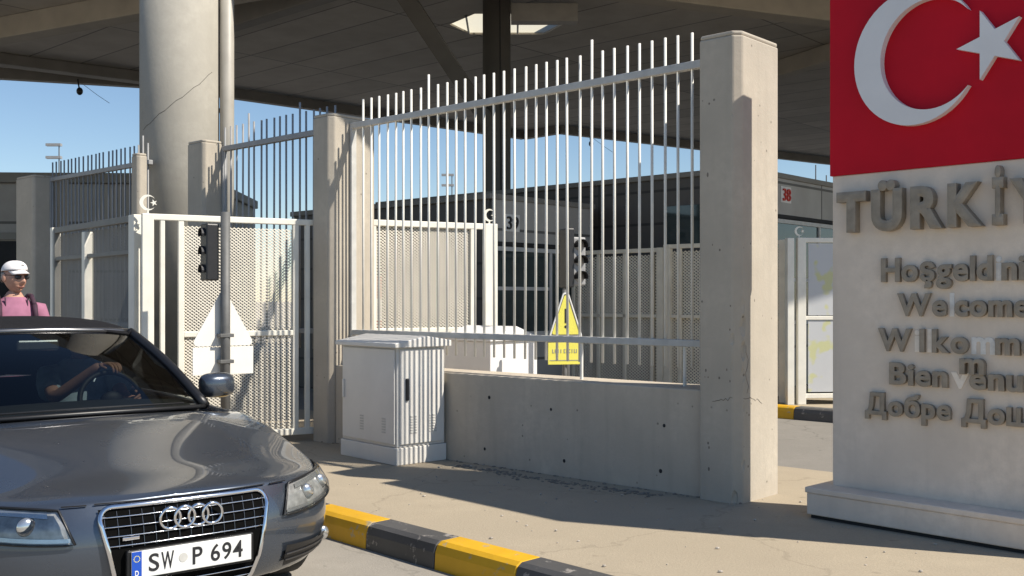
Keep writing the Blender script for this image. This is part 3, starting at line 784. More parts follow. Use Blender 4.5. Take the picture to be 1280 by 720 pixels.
M_rubber = simple('tyre_rubber', (.018, .018, .018), .8, 0, .2, 10)
M_softtop = simple('black_soft_top', (.016, .016, .018), .95, 0, .25, 60, spec=.1, bmp=.3)
M_leather = simple('black_interior', (.020, .020, .021), .6, 0, .25, 12)
M_dash = simple('dashboard_grey', (.055, .056, .054), .7, 0, .15, 12)
M_refl = simple('headlight_reflector', (.62, .63, .63), .18, .85, .1, 20)
M_hlbase = simple('headlight_inner', (.42, .42, .41), .3, .5, .3, 30)
M_plate = simple('plate_white', (.72, .72, .70), .5, 0, .04, 6)
M_blue = simple('plate_blue', (.01, .07, .42), .45, 0, .05, 6)
M_skin = simple('skin', (.50, .27, .19), .6, 0, .12, 25)
M_shirtblue = simple('pale_blue_shirt', (.50, .62, .70), .9, 0, .12, 20)

car = thing('car', CO, CR, 'dark grey convertible with black soft top and German number plate', 'car')
def lerp_tab(t, x):
    if x <= t[0][0]: return t[0][1]
    for (a, va), (c, vc) in zip(t, t[1:]):
        if x <= c:
            f = (x - a) / (c - a); f = f * f * (3 - 2 * f) if False else f
            return va + (vc - va) * f
    return t[-1][1]
def smooth_tab(t, x):
    if x <= t[0][0]: return t[0][1]
    if x >= t[-1][0]: return t[-1][1]
    for i in range(len(t) - 1):
        if x <= t[i + 1][0]:
            (x0, y0), (x1, y1) = t[i], t[i + 1]; h = x1 - x0
            m0 = (y1 - t[i - 1][1]) / (x1 - t[i - 1][0]) if i else (y1 - y0) / h
            m1 = (t[i + 2][1] - y0) / (t[i + 2][0] - x0) if i + 2 < len(t) else (y1 - y0) / h
            f = (x - x0) / h
            return (2 * f ** 3 - 3 * f ** 2 + 1) * y0 + (f ** 3 - 2 * f ** 2 + f) * h * m0 + (-2 * f ** 3 + 3 * f ** 2) * y1 + (f ** 3 - f ** 2) * h * m1
FV = [(0, .11), (.12, .045), (.35, .0), (.6, .0), (.82, .018), (1, .055)]
WV = [(0, .84), (.12, .885), (.35, .915), (.6, .925), (.82, .915), (1, .875)]
ZT = [(0, .652), (.45, .655), (.7, .712), (1.0, .780), (1.35, .832), (1.6, .85), (2.4, .885), (3.4, .90), (4.1, .90), (4.65, .87)]
ZB = [(0, .20), (.5, .19), (1, .17), (3.6, .17), (4.65, .26)]
LEN = 4.63; PN = 2.7; PD = .80
def front_b(lx, v):
    wv = lerp_tab(WV, v); u = min(abs(lx) / wv, 1)
    return lerp_tab(FV, v) + PD * (1 - (1 - u ** PN) ** (1 / PN))
def front_pt(lx, z, off=.012):
    zb, zt = .20, .653
    v = min(max((z - zb) / (zt - zb), 0), 1)
    bb = front_b(lx, v)
    e = .01; nx = (front_b(abs(lx) + e, v) - front_b(abs(lx) - e, v)) / (2 * e); nn = math.hypot(1, nx)
    return Vector((lx + math.copysign(off * nx / nn, lx), bb - off / nn, z))
# loop stations (half outline from nose centre to tail centre)
SV = [0, .05, .18, .38, .6, .8, .93, 1.0]
frac = [0, .14, .28, .42, .55, .67, .77, .86, .93, .98]
mids = [1.0, 1.25, 1.5, 1.75, 2.0, 2.4, 2.8, 3.2, 3.6, 3.85]
def loop_half(v):
    P = []
    wv = lerp_tab(WV, v)
    for f in frac: P.append((f * wv, front_b(f * wv, v)))
    for m in mids: P.append((wv * (1.0 + .012 * math.sin((m - 1) / 2.85 * math.pi)), m))
    fr = [0, .10, .05, .02, .0, .02, .04, .06]
    rb = LEN - .03 - .08 * v
    for f in frac[::-1]:
        P.append((f * wv, rb - .72 * (1 - (1 - f ** 2.6) ** (1 / 2.6))))
    return P
bm = bmesh.new(); rows = []
for v in SV:
    P = loop_half(v); full = [( x, y) for x, y in P] + [(-x, y) for x, y in P[-2:0:-1]]
    rows.append([bm.verts.new((x, y, lerp_tab(ZB, y) + v * (smooth_tab(ZT, y) - lerp_tab(ZB, y)))) for x, y in full])
nL = len(rows[0])
for A, B in zip(rows, rows[1:]):
    for i in range(nL): bm.faces.new((A[i], A[(i + 1) % nL], B[(i + 1) % nL], B[i]))
# lid between left and right of the top loop
half = len(loop_half(1.0)); MC = 12
top = rows[-1]
def lidrow(i):
    Rv = top[i]; Lv = top[(nL - i) % nL]; y = Rv.co.y; wx = Rv.co.x; out = [Rv]
    for k in range(1, MC):
        f = 1 - 2 * k / MC; x = wx * f; q = wx / .88
        crown = lerp_tab([(0, .072), (.8, .070), (1.1, .058), (1.4, .040), (1.7, .028), (2.2, .02)], y) * min(1, q) ** 2 * (1 - abs(f) ** 2.6)
        bulge = .012 * math.exp(-((abs(f) - .62) / .12) ** 2) * min(1, max(0, (y - .1) / .6)) * min(1, max(0, (1.75 - y) / .5))
        z = Rv.co.z + crown + bulge
        if 1.70 < y < 3.3 and abs(f) < .84: z = .42
        out.append(bm.verts.new((x, y, z)))
    out.append(Lv); return out
prev = None
for i in range(0, half):
    if i == 0 or i == half - 1: cur = [top[i]]
    else: cur = lidrow(i)
    if prev:
        if len(prev) == 1:
            for k in range(MC): bm.faces.new((prev[0], cur[k], cur[k + 1]))
        elif len(cur) == 1:
            for k in range(MC): bm.faces.new((prev[k], cur[0], prev[k + 1]))
        else:
            for k in range(MC): bm.faces.new((prev[k], cur[k], cur[k + 1], prev[k + 1]))
    prev = cur
bm.faces.new(rows[0][::-1])
bmesh.ops.recalc_face_normals(bm, faces=bm.faces)
me = bpy.data.meshes.new('body'); bm.to_mesh(me); bm.free()
body = bpy.data.objects.new('body', me); COL.objects.link(body); me.materials.append(M_paint)
m_ = body.modifiers.new('sub', 'SUBSURF'); m_.levels = 2; m_.render_levels = 2
cut = MB()
for yy in (.90, 3.65):
    cut.tube((.58, yy, .33), (1.2, yy, .33), .365, 40); cut.tube((-1.2, yy, .33), (-.58, yy, .33), .365, 40)
cut = cut.build('cutter', None)
m_ = body.modifiers.new('arch', 'BOOLEAN'); m_.operation = 'DIFFERENCE'; m_.object = cut; m_.solver = 'EXACT'
dg = bpy.context.evaluated_depsgraph_get(); dg.update()
me2 = bpy.data.meshes.new_from_object(body.evaluated_get(dg)); body.modifiers.clear(); body.data = me2; me2.name = 'body'
bpy.data.objects.remove(cut)
me2.materials.clear(); me2.materials.append(M_paint)
for p in me2.polygons: p.use_smooth = True; p.material_index = 0
body.parent = car
# wheels
for yy in (.90, 3.65):
    for sx in (1, -1):
        tyre = MB(); prf = [(.21, -.10), (.30, -.115), (.325, -.09), (.33, 0), (.325, .09), (.30, .115), (.21, .10)]
        tyre.grid(lambda u, v: (prf[int(round(v * 6))][1], prf[int(round(v * 6))][0] * math.cos(u * 2 * math.pi), prf[int(round(v * 6))][0] * math.sin(u * 2 * math.pi)), 40, 6, True)
        wh = bpy.data.objects.new('wheel', None); COL.objects.link(wh); wh.parent = car; wh.location = (sx * .80, yy, .33); wh.empty_display_size = .1
        tyre.build('tyre', M_rubber, wh, smooth=True)
        rim = MB(); rim.tube((-.09, 0, 0), (.09, 0, 0), .212, 32)
        for k in range(10):
            a = k * math.pi / 5; M = Matrix.Rotation(a, 4, 'X'); rim.box(sx * .085 - .015, sx * .085 + .025, -.022, .022, .03, .205, M)
        rim.build('rim', M_chrome, wh)
# front: grille
def gout(sc_=1.0, n=6):
    P = [(-.372, .632), (.372, .632), (.285, .235), (-.285, .235)]; r = .05; out = []
    for i in range(4):
        p = Vector(P[i]); a = (Vector(P[i - 1]) - p).normalized(); c = (Vector(P[(i + 1) % 4]) - p).normalized()
        h = a.angle(c) / 2; cen = p + (a + c).normalized() * (r / math.sin(h)); dd = r / math.tan(h)
        s0 = p + a * dd - cen; s1 = p + c * dd - cen; a0 = math.atan2(s0.y, s0.x); a1 = math.atan2(s1.y, s1.x)
        while a1 - a0 > math.pi: a1 -= 2 * math.pi
        while a1 - a0 < -math.pi: a1 += 2 * math.pi
        for k in range(n + 1): out.append((cen.x + r * math.cos(a0 + (a1 - a0) * k / n), cen.y + r * math.sin(a0 + (a1 - a0) * k / n)))
        q = Vector(P[(i + 1) % 4]); 
        e0 = Vector(out[-1])
        # fill long edges so that they follow the curved nose
        nxt = q
        d = (q - p).normalized(); L_ = (q - p).length
        for k in range(1, 10):
            t = dd + (L_ - 2 * dd) * k / 10; out.append(tuple(p + d * t))
    return out
def ghw(z): return .285 + (z - .235) / (.632 - .235) * (.372 - .285)
GO = gout()
gr = MB().grid(lambda u, v: front_pt((2 * u - 1) * (ghw(.24 + .385 * v) - .008), .24 + .385 * v, .010), 24, 12).build('grille', M_void, car, smooth=True)
MB().path([front_pt(x, z, .016) for x, z in GO], .011, 8, True).build('chrome_frame', M_chrome, gr, smooth=True)
surround = MB()
def sfn(k):
    def f(u, v):
        i = u * len(GO)
        return None
for sgn_ in (1, -1):
    pass
surround.bm.free()
for z in (.594, .556, .518, .480, .30, .265):
    m1 = MB(); hw = ghw(z) - .006
    m1.path([front_pt(-hw + 2 * hw * i / 20, z, .018) for i in range(21)], .0028, 6)
    m1.build('grille_bar', M_chrome, gr, smooth=True)
m1 = MB()
for i in range(-7, 8):
    xx = i * .049; hw = [z for z in (.62, .25) if abs(xx) < ghw(z) - .01]
    if not hw: continue
    m1.path([front_pt(xx, .615, .014), front_pt(xx, .54, .014), front_pt(xx, .47, .014)], .0016, 5)
m1.build('grille_mesh', M_dkchrome, gr)
yb = front_pt(0, .57, .0).y
em = MB()
for k in range(4):
    cx_ = (-1.5 + k) * .0605
    em.path([(cx_ + .043 * math.cos(a * math.pi / 16), yb - .030 - (.004 if k % 2 else 0), .568 +   .043 * math.sin(a * math.pi / 16)) for a in range(32)], .0066, 8, True)
em.build('ring_emblem', M_chrome, car, smooth=True)
MB().box(-.285, -.215, yb - .022, yb - .012, .498, .512).build('grille_badge', M_chrome, gr, bevel=.002)
# plate
py = front_pt(0, .40, 0).y - .030
pl = thing('number_plate', (0, 0, 0)); bpy.data.objects.remove(pl)
hold = MB().box(-.275, .275, py + .002, py + .03, .333, .46).build('plate_holder', M_grillblk, car, bevel=.006)
pl = MB().box(-.26, .26, py - .006, py + .001, .345, .455).build('number_plate', M_plate, car, bevel=.003)
MB().box(-.2595, -.2195, py - .0085, py - .0062, .3455, .4545).build('blue_band', M_blue, pl)
def flat_text(s, x0, x1, z0, z1, y, mat, parent, name, bold=0.0, cap=None):
    me = text_mesh(s, bold, .5); b_ = bounds(me); sx = (x1 - x0) / (b_[1] - b_[0]); sz = (z1 - z0) / (b_[3] - b_[2])
    M = Matrix(((sx, 0, 0, x0 - b_[0] * sx), (0, 0, -.0012, y), (0, sz, 0, z0 - b_[2] * sz), (0, 0, 0, 1)))
    mb = MB(); mb.addmesh(me, M); return mb.build(name, mat, parent)
for ch_, xa, xb in (('S', -.190, -.147), ('W', -.138, -.085), ('P', -.005, .038), ('6', .075, .116), ('9', .126, .167), ('4', .174, .219)):
    flat_text(ch_, xa, xb, .365, .438, py - .0072, M_black, pl, 'character', .012)
flat_text('D', -.247, -.232, .356, .378, py - .0092, M_plate, pl, 'character', .02)
m1 = MB()
for k in range(12):
    a = k * math.pi / 6; m1.ball((-.2395 + .012 * math.cos(a), py - .0088, .425 + .012 * math.sin(a)), .0022, .0008, .0022, 6, 4)
m1.build('star_ring', M_yelsign, pl)
m1 = MB(); m1.tube((-.045, py - .0066, .402), (-.045, py - .0078, .402), .019, 20); m1.build('inspection_seal', M_rail, pl)
# headlights
def patch(x0, x1, zlo, zhi, off, nu=16, nv=8, skew=0.0):
    mb = MB(); mb.grid(lambda u, v: front_pt(x0 + (x1 - x0) * u + skew * (1 - u) * v * math.copysign(1, x1), zlo(u) + (zhi(u) - zlo(u)) * v, off), nu, nv); return mb
for sx in (1, -1):
    zlo = lambda u: .500 + .040 * u ** 1.6; zhi = lambda u: .634 + .014 * math.sin(u * math.pi * .8) + .006 * u
    x0_, x1_ = .455, .878
    hl = patch(sx * x0_, sx * x1_, zlo, zhi, .003, 24, 10, .045).build('headlight', M_hlbase, car, smooth=True)
    MB().path([front_pt(sx * (x0_ + (x1_ - x0_) * i / 14), zlo(i / 14), .012) for i in range(15)] + [front_pt(sx * (x1_ - (x1_ - x0_) * i / 14 + .045 * i / 14), zhi(1 - i / 14), .012) for i in range(15)], .006, 6, True).build('bezel', M_grillblk, hl, smooth=True)
    patch(sx * (x0_ + .004), sx * (x1_ - .004), lambda u: zlo(u) + .003, lambda u: zhi(u) - .003, .022, 24, 10, .045).build('lens', M_lens, hl, smooth=True)
    for (lx, z, r) in ((.640, .576, .046), (.775, .592, .046)):
        p = front_pt(sx * (lx - .025), z, .0) + Vector((0, .012, 0)); mb = MB()
        mb.ball(p + Vector((0, -.012, 0)), r * .85, .022, r * .85, 24, 16); mb.build('projector', M_refl, hl, smooth=True)
    patch(sx * .47, sx * .868, lambda u: zlo(u) + .010, lambda u: zlo(u) + .026, .012).build('light_strip', M_refl, hl, smooth=True)
    patch(sx * .54, sx * .85, lambda u: zhi(u) - .030, lambda u: zhi(u) - .010, .009).build('light_strip', M_refl, hl, smooth=True)
    # lower intake and fog lamp
    it = patch(sx * .47, sx * .80, lambda u: .255 + .02 * u, lambda u: .36 - .02 * u, .006).build('air_intake', M_grillblk, car, smooth=True)
    for zz in (.285, .315):
        MB().path([front_pt(sx * (.475 + .315 * i / 10), zz, .010) for i in range(11)], .004, 6).build('intake_bar', M_dkchrome, it)
    p = front_pt(sx * .80, .325, .002)
    fg = MB(); fg.ball(p, .030, .016, .034, 18, 12); fg.build('fog_lamp', M_refl, car, smooth=True)
# bonnet seams
M_seam = M_grillblk
MB().path([front_pt(-.372 + .744 * i / 20, .647, .006) for i in range(21)], .003, 6).build('bonnet_seam', M_seam, car)
for sx in (1, -1):
    MB().path([front_pt(sx * (.40 + .09 * i / 6), .645 - .0 * i, .006) for i in range(7)], .003, 6).build('bonnet_seam', M_seam, car)
# windscreen
def ws(u, v):
    x = (2 * u - 1); wx = .735 + (.555 - .735) * v
    y0 = 1.43 + .22 * abs(x) ** 2.2; y1 = 2.33 + .09 * abs(x) ** 2
    z0 = .880 - .026 * abs(x) ** 2; z1 = 1.292 - .018 * abs(x) ** 2
    bow = .045 * math.sin(v * math.pi)
    return Vector((x * wx, y0 + (y1 - y0) * v - bow * .6, z0 + (z1 - z0) * v + bow * .5))
wsn = MB().grid(ws, 24, 12).build('windscreen', M_glass, car, smooth=True)
MB().path([ws(i / 24, 0) + Vector((0, -.012, -.004)) for i in range(25)], .013, 8).build('wiper_cowl', M_grillblk, car, smooth=True)
for (xa, xb) in ((-.55, .02), (.02, .58)):
    MB().path([ws((xa + (xb - xa) * i / 10) / 1.47 + .5, .02) + Vector((0, -.02, .012)) for i in range(11)], .006, 6).build('wiper', M_grillblk, car)
for u, sx in ((1.0, 1), (0.0, -1)):
    MB().path([ws(u, i / 12) + Vector((sx * .012, 0, 0)) for i in range(13)], .030, 10).build('windscreen_pillar', M_grillblk, car, smooth=True)
MB().path([ws(i / 24, 1.0) + Vector((0, .01, .004)) for i in range(25)], .020, 8).build('windscreen_header', M_dkchrome, car, smooth=True)
# soft top
def top_(u, v):
    y = 2.36 + (4.0 - 2.36) * v; x = 2 * u - 1
    zc = lerp_tab([(2.36, 1.305), (2.55, 1.345), (2.9, 1.368), (3.3, 1.33), (3.65, 1.17), (4.0, .94)], y)
    ze = lerp_tab([(2.36, 1.285), (2.9, 1.255), (3.02, 1.24), (3.16, .90), (4.0, .90)], y)
    we = lerp_tab([(2.36, .56), (2.9, .64), (3.02, .65), (3.16, .83), (4.0, .80)], y); wc = lerp_tab([(2.36, .545), (2.9, .56), (3.65, .58), (4.0, .62)], y)
    a = abs(x)
    if a < .7:
        f = a / .7; return Vector((math.copysign(wc * f, x) if x else 0, y + .03 * a * a, zc - .045 * f ** 2.5))
    f = (a - .7) / .3; return Vector((math.copysign(wc + (we - wc) * f, x), y + .015, (zc - .045) + (ze - zc + .045) * f ** 1.3))
MB().grid(top_, 28, 28).build('soft_top', M_softtop, car, smooth=True, solid=.02)
# side glass
for sx in (1, -1):
    def sg_(u, v, sx=sx):
        yb_ = 1.72 + (3.10 - 1.72) * u; yt = 2.42 + (3.02 - 2.42) * u
        xb_ = .80; xt = .58 + .06 * u
        zt = 1.275 - .03 * u
        return Vector((sx * (xb_ + (xt - xb_) * v), yb_ + (yt - yb_) * v, .875 + (zt - .875) * v))
    MB().grid(sg_, 8, 6).build('side_window', M_glass, car, smooth=True)
    # mirror
    mr = MB(); mr.ball((sx * .925, 1.90, .95), .115, .075, .085, 24, 18)
    mo = mr.build('wing_mirror', M_paint, car, smooth=True)
    for v in mo.data.vertices:
        if v.co.y > 1.925: v.co.y = 1.925
        d = v.co - Vector((sx * .925, 1.90, .95)); v.co.z = .95 + math.copysign(abs(d.z / .085) ** .6, d.z) * .078; v.co.x = sx * .925 + math.copysign(abs(d.x / .115) ** .65, d.x) * .112
    MB().box(min(sx * .80, sx * .88), max(sx * .80, sx * .88), 1.87, 1.93, .880, .905).build('mirror_arm', M_grillblk, mo, bevel=.01)
# interior
MB().box(-.72, .72, 1.72, 3.28, .40, .43).build('cabin_floor', M_leather, car)
MB().grid(lambda u, v: Vector(((2 * u - 1) * .73, 1.62 + .42 * v + .1 * (2 * u - 1) ** 2 * (1 - v), .868 + .022 * math.sin(v * math.pi) - .03 * (2 * u - 1) ** 2 - .0 * v)), 16, 8).build('dashboard', M_dash, car, smooth=True, solid=.03)
MB().box(-.70, .70, 1.98, 2.05, .50, .85).build('dashboard_face', M_leather, car, bevel=.02)
for sx in (1, -1):
    MB().box(sx * .735 - .02, sx * .735 + .02, 1.75, 3.25, .43, .86).build('door_lining', M_leather, car, bevel=.01)
    st_ = MB().box(sx * .37 - .24, sx * .37 + .24, 2.42, 2.92, .45, .62).build('seat', M_leather, car, bevel=.05)
    M = Matrix.Translation((sx * .37, 2.92, .60)) @ Matrix.Rotation(R(-18), 4, 'X')
    MB().box(-.235, .235, -.05, .07, -.05, .52, M).build('backrest', M_leather, st_, bevel=.05)
    MB().box(-.13, .13, -.03, .06, .54, .70, M).build('headrest', M_leather, st_, bevel=.05)
MB().box(-.70, .70, 3.2, 3.3, .45, .95).build('rear_bench', M_leather, car, bevel=.04)
SWC = Vector((.37, 2.17, .865)); tilt = R(-24)
Msw = Matrix.Translation(SWC) @ Matrix.Rotation(tilt, 4, 'X')
mb = MB(); mb.path([Msw @ Vector((.185 * math.cos(a * math.pi / 20), 0, .185 * math.sin(a * math.pi / 20))) for a in range(40)], .016, 8, True)
mb.ball(Msw @ Vector((0, .0, 0)), .07, .03, .06, 12, 8)
for a in (0, math.pi, -math.pi / 2): mb.path([Msw @ Vector((0, 0, 0)), Msw @ Vector((.18 * math.cos(a), 0, .18 * math.sin(a)))], .014, 6)
mb.build('steering_wheel', M_leather, car, smooth=True)
rm = MB().box(-.12, .12, 2.36, 2.385, 1.175, 1.24).build('rear_view_mirror', M_refl, car, bevel=.012)
MB().tube((0, 2.37, 1.24), (0, 2.36, 1.30), .012, 8).build('mirror_stem', M_leather, rm)
for (sx) in (1,): pass

# ================================================================== PEOPLE
def skin_mesh(verts, edges, radii, sub=2):
    me = bpy.data.meshes.new('skin'); me.from_pydata([tuple(v) for v in verts], edges, [])
    o = bpy.data.objects.new('skin', me); COL.objects.link(o)
    sk = o.modifiers.new('skin', 'SKIN'); sk.use_smooth_shade = True; sk.branch_smoothing = .6
    for i, r in enumerate(radii):
        d = me.skin_vertices[0].data[i]; d.radius = (r, r) if not isinstance(r, tuple) else r
    me.skin_vertices[0].data[0].use_root = True
    ss = o.modifiers.new('sub', 'SUBSURF'); ss.levels = sub; ss.render_levels = sub
    dg = bpy.context.evaluated_depsgraph_get(); dg.update()
    r = bpy.data.meshes.new_from_object(o.evaluated_get(dg))
    bpy.data.objects.remove(o); bpy.data.meshes.remove(me)
    return r
def head_mesh(mb, M):
    """head about .235 tall, face towards -y, centred on the skull"""
    b2 = bmesh.new(); bmesh.ops.create_uvsphere(b2, u_segments=64, v_segments=48, radius=1.0)
    for v in b2.verts:
        x, y, z = v.co
        X = x * .076; Y = y * .098; Z = z * .122
        if z < 0:                                           # narrower jaw, forward chin
            X *= 1 - .30 * (-z) ** 1.5; Y = Y * (1 - .22 * (-z) ** 1.5) - .016 * (-z)
        if y < 0:
            def g(cx, cz, sx, sz): return math.exp(-((X - cx) / sx) ** 2 - ((Z - cz) / sz) ** 2)
            Y -= .030 * g(0, -.030, .014, .020) + .016 * g(0, -.002, .012, .028)
            Y -= .010 * g(0, -.070, .026, .008) + .012 * g(0, -.102, .024, .016)
            Y += .013 * (g(.032, .008, .018, .013) + g(-.032, .008, .018, .013))
            Y -= .007 * (g(.030, .030, .026, .009) + g(-.030, .030, .026, .009))
            Y += .006 * g(0, -.058, .024, .005) + .005 * g(0, -.084, .022, .006)
        v.co = (X, Y, Z)
    for sx in (1, -1):                                       # ears
        bmesh.ops.create_uvsphere(b2, u_segments=12, v_segments=8, radius=1.0, matrix=Matrix.Translation((sx * .078, .012, -.005)) @ Matrix.Rotation(sx * R(-18), 4, 'Z') @ Matrix.Diagonal((.010, .020, .033, 1)))
    me = bpy.data.meshes.new('h'); b2.to_mesh(me); b2.free(); mb.addmesh(me, M); bpy.data.meshes.remove(me)
def fingers(mb, wrist, d, nrm, side, s=1.0, curl=.5):
    """palm and five fingers from the wrist: d along the hand, nrm out of the back of the hand, side towards the thumb"""
    d = d.normalized(); nrm = nrm.normalized(); side = side.normalized()
    palm = [wrist, wrist + d * .045 * s, wrist + d * .085 * s]
    me = skin_mesh(palm, [(0, 1), (1, 2)], [(.024 * s, .017 * s), (.036 * s, .015 * s), (.038 * s, .013 * s)], 1); mb.addmesh(me, Matrix())
    for k, (off, ln) in enumerate(((.028, .070), (.010, .078), (-.009, .073), (-.027, .058))):
        p0 = wrist + d * .070 * s + side * off * s; a = curl * .5; p = p0; pts = [p0]; dirn = d
        for seg_, f in enumerate((.32, .42, .33, .27)):
            dirn = (d * math.cos(a * seg_) - nrm * math.sin(a * seg_)); p = p + dirn * ln * f * s; pts.append(p)
        me = skin_mesh(pts, [(i, i + 1) for i in range(4)], [.0095 * s, .0092 * s, .0088 * s, .0080 * s, .0068 * s], 1); mb.addmesh(me, Matrix())
    p0 = wrist + d * .022 * s + side * .022 * s; pts = [p0, p0 + (d * .6 + side * .8) * .032 * s, p0 + (d * .95 + side * .75) * .056 * s - nrm * .012 * s, p0 + (d * 1.35 + side * .55) * .070 * s - nrm * .024 * s]
    me = skin_mesh(pts, [(0, 1), (1, 2), (2, 3)], [.014 * s, .0115 * s, .0100 * s, .0078 * s], 1); mb.addmesh(me, Matrix())

# man in the pink shirt: stands behind the car, looks to the right
PM = Vector((-4.16, 8.62, 0))
man = thing('person', PM, R(38), 'man in a white cap and pink shirt standing behind the car', 'person')
M_pink = simple('pink_shirt', (.33, .135, .21), .9, 0, .1, 18, bmp=.2)
M_trous = simple('dark_trousers', (.06, .06, .075), .9, 0, .15, 20)
M_cap = simple('white_cap_cloth', (.80, .76, .75), .9, 0, .06, 20)
M_strap = simple('dark_strap', (.045, .018, .035), .8, 0, .2, 30)
M_shoe = simple('dark_shoes', (.04, .035, .03), .7)
M_hair = simple('grey_hair', (.30, .28, .26), .9, 0, .2, 60)
V = [(0, 0, .96), (0, .005, 1.12), (0, .0, 1.30), (0, .0, 1.42), (0, -.005, 1.50), (0, -.015, 1.575),                      # 0-5 pelvis..neck
     (.19, 0, 1.41), (.235, .02, 1.14), (.215, -.06, .90), (-.19, 0, 1.41), (-.235, .02, 1.14), (-.215, -.06, .90),        # arms
     (.095, 0, .90), (.105, -.01, .50), (.11, .015, .10), (.12, -.10, .045), (-.095, 0, .90), (-.105, -.01, .50), (-.11, .015, .10), (-.12, -.10, .045)]
E = [(0, 1), (1, 2), (2, 3), (3, 4), (4, 5), (3, 6), (6, 7), (7, 8), (3, 9), (9, 10), (10, 11), (0, 12), (12, 13), (13, 14), (14, 15), (0, 16), (16, 17), (17, 18), (18, 19)]
RR = [(.16, .11), (.15, .115), (.165, .115), (.12, .09), .072, .066, .062, .047, .032, .062, .047, .032, .095, .062, .045, .038, .095, .062, .045, .038]
mb = MB(); mb.addmesh(skin_mesh(V, E, RR), Matrix())
fingers(mb, Vector((.215, -.065, .885)), Vector((0, -.25, -1)), Vector((1, 0, 0)), Vector((0, -1, .2)), 1.0, .5)
fingers(mb, Vector((-.215, -.065, .885)), Vector((0, -.25, -1)), Vector((-1, 0, 0)), Vector((0, -1, .2)), 1.0, .5)
HM = Matrix.Translation((0, -.03, 1.668)) @ Matrix.Rotation(R(22), 4, 'Z') @ Matrix.Rotation(R(3), 4, 'X') @ Matrix.Diagonal((1.12, 1.08, 1.06, 1))
head_mesh(mb, HM)
mb.build('body', M_skin, man, smooth=True, recalc=False)
def loft(mb, rings, n=28):
    """rings of (centre, rx, ry)"""
    m = len(rings) - 1
    mb.grid(lambda u, v: Vector(rings[int(round(v * m))][0]) + Vector((rings[int(round(v * m))][1] * math.cos(u * 2 * math.pi), rings[int(round(v * m))][2] * math.sin(u * 2 * math.pi), 0)), n, m, True)
mb = MB(); loft(mb, [((0, .0, .90), .178, .128), ((0, 0, 1.02), .172, .13), ((0, 0, 1.15), .176, .134), ((0, 0, 1.28), .196, .14), ((0, 0, 1.36), .205, .134), ((0, 0, 1.42), .190, .118), ((0, 0, 1.465), .135, .100), ((0, -.004, 1.495), .092, .088), ((0, -.006, 1.505), .084, .082)])
for sx in (1, -1): mb.path([(sx * .10, 0, 1.405), (sx * .185, .004, 1.385), (sx * .212, .010, 1.30), (sx * .230, .016, 1.18)], [.070, .088, .080, .072], 16)
mb.build('shirt', M_pink, man, smooth=True, recalc=False)
mb = MB(); mb.addmesh(skin_mesh([(0, 0, .98)] + [V[i] for i in (12, 13, 14, 16, 17, 18)], [(0, 1), (1, 2), (2, 3), (0, 4), (4, 5), (5, 6)], [(.17, .125), .108, .078, .066, .108, .078, .066]), Matrix())
mb.build('trousers', M_trous, man, smooth=True, recalc=False)
mb = MB()
for sx in (1, -1): mb.ball((sx * .12, -.06, .045), .05, .14, .05, 16, 10)
mb.build('shoes', M_shoe, man, smooth=True)
mb = MB()
def cap_(u, v):
    a = u * 2 * math.pi; el = v * math.pi / 2
    return HM @ Vector((.083 * math.cos(a) * math.cos(el) ** .8, .008 + .103 * math.sin(a) * math.cos(el) ** .8, .050 - .012 * math.sin(a) * math.cos(el) + .080 * math.sin(el)))
mb.grid(cap_, 32, 10, True)
mb.grid(lambda u, v: HM @ Vector(((2 * u - 1) * (.074 - .012 * v), -.080 - .075 * v * math.cos((2 * u - 1) * 1.1) + .050 * (2 * u - 1) ** 2, .064 - .026 * v - .016 * (2 * u - 1) ** 2)), 14, 5)
cap = mb.build('cap', M_cap, man, smooth=True, solid=.004)
mb = MB(); mb.ball(HM @ Vector((0, -.088, .098)), .015, .004, .010, 10, 8); mb.build('cap_badge', M_graybar, cap)
mb = MB()
for sx in (1, -1): mb.ball(HM @ Vector((sx * .032, -.090, .006)), .027, .012, .019, 14, 10)
mb.path([HM @ Vector((-.078, .0, .018)), HM @ Vector((-.06, -.078, .018)), HM @ Vector((0, -.104, .018)), HM @ Vector((.06, -.078, .018)), HM @ Vector((.078, .0, .018))], .003, 6)
mb.build('dark_glasses', M_black, man, smooth=True)
mb = MB(); mb.path([HM @ Vector((x_, -.0965 - .004 * math.cos(x_ * 60) + abs(x_) * .25, -.070)) for x_ in (-.024, -.012, 0, .012, .024)], .0028, 6); mb.build('lips', simple('lips', (.32, .12, .10), .6), man, smooth=True)
mb = MB(); mb.grid(lambda u, v: HM @ Vector((.0795 * math.cos(u * math.pi), .012 + .100 * math.sin(u * math.pi), .035 - .085 * v * (.35 + .65 * math.sin(u * math.pi)))), 20, 5); mb.build('hair', M_hair, man, smooth=True, solid=.008)
mb = MB(); cord = []
for i in range(21):
    a = math.pi * i / 20; cord.append((.085 * math.cos(a), -.085 - .055 * math.sin(a), 1.50 - .23 * math.sin(a) ** .7))
mb.path(cord, .006, 6)
mb.ball((.055, -.148, 1.285), .028, .008, .016, 10, 8); mb.ball((-.0, -.150, 1.272), .028, .008, .016, 10, 8)
mb.build('neck_cord', M_strap, man, smooth=True)
bp_ = thing('backpack', PM, R(38), 'dark backpack with wide straps worn by the man in pink', 'backpack')
MB().box(-.15, .15, .15, .30, 1.02, 1.46).build('pack', M_strap, bp_, bevel=.05, seg=3)
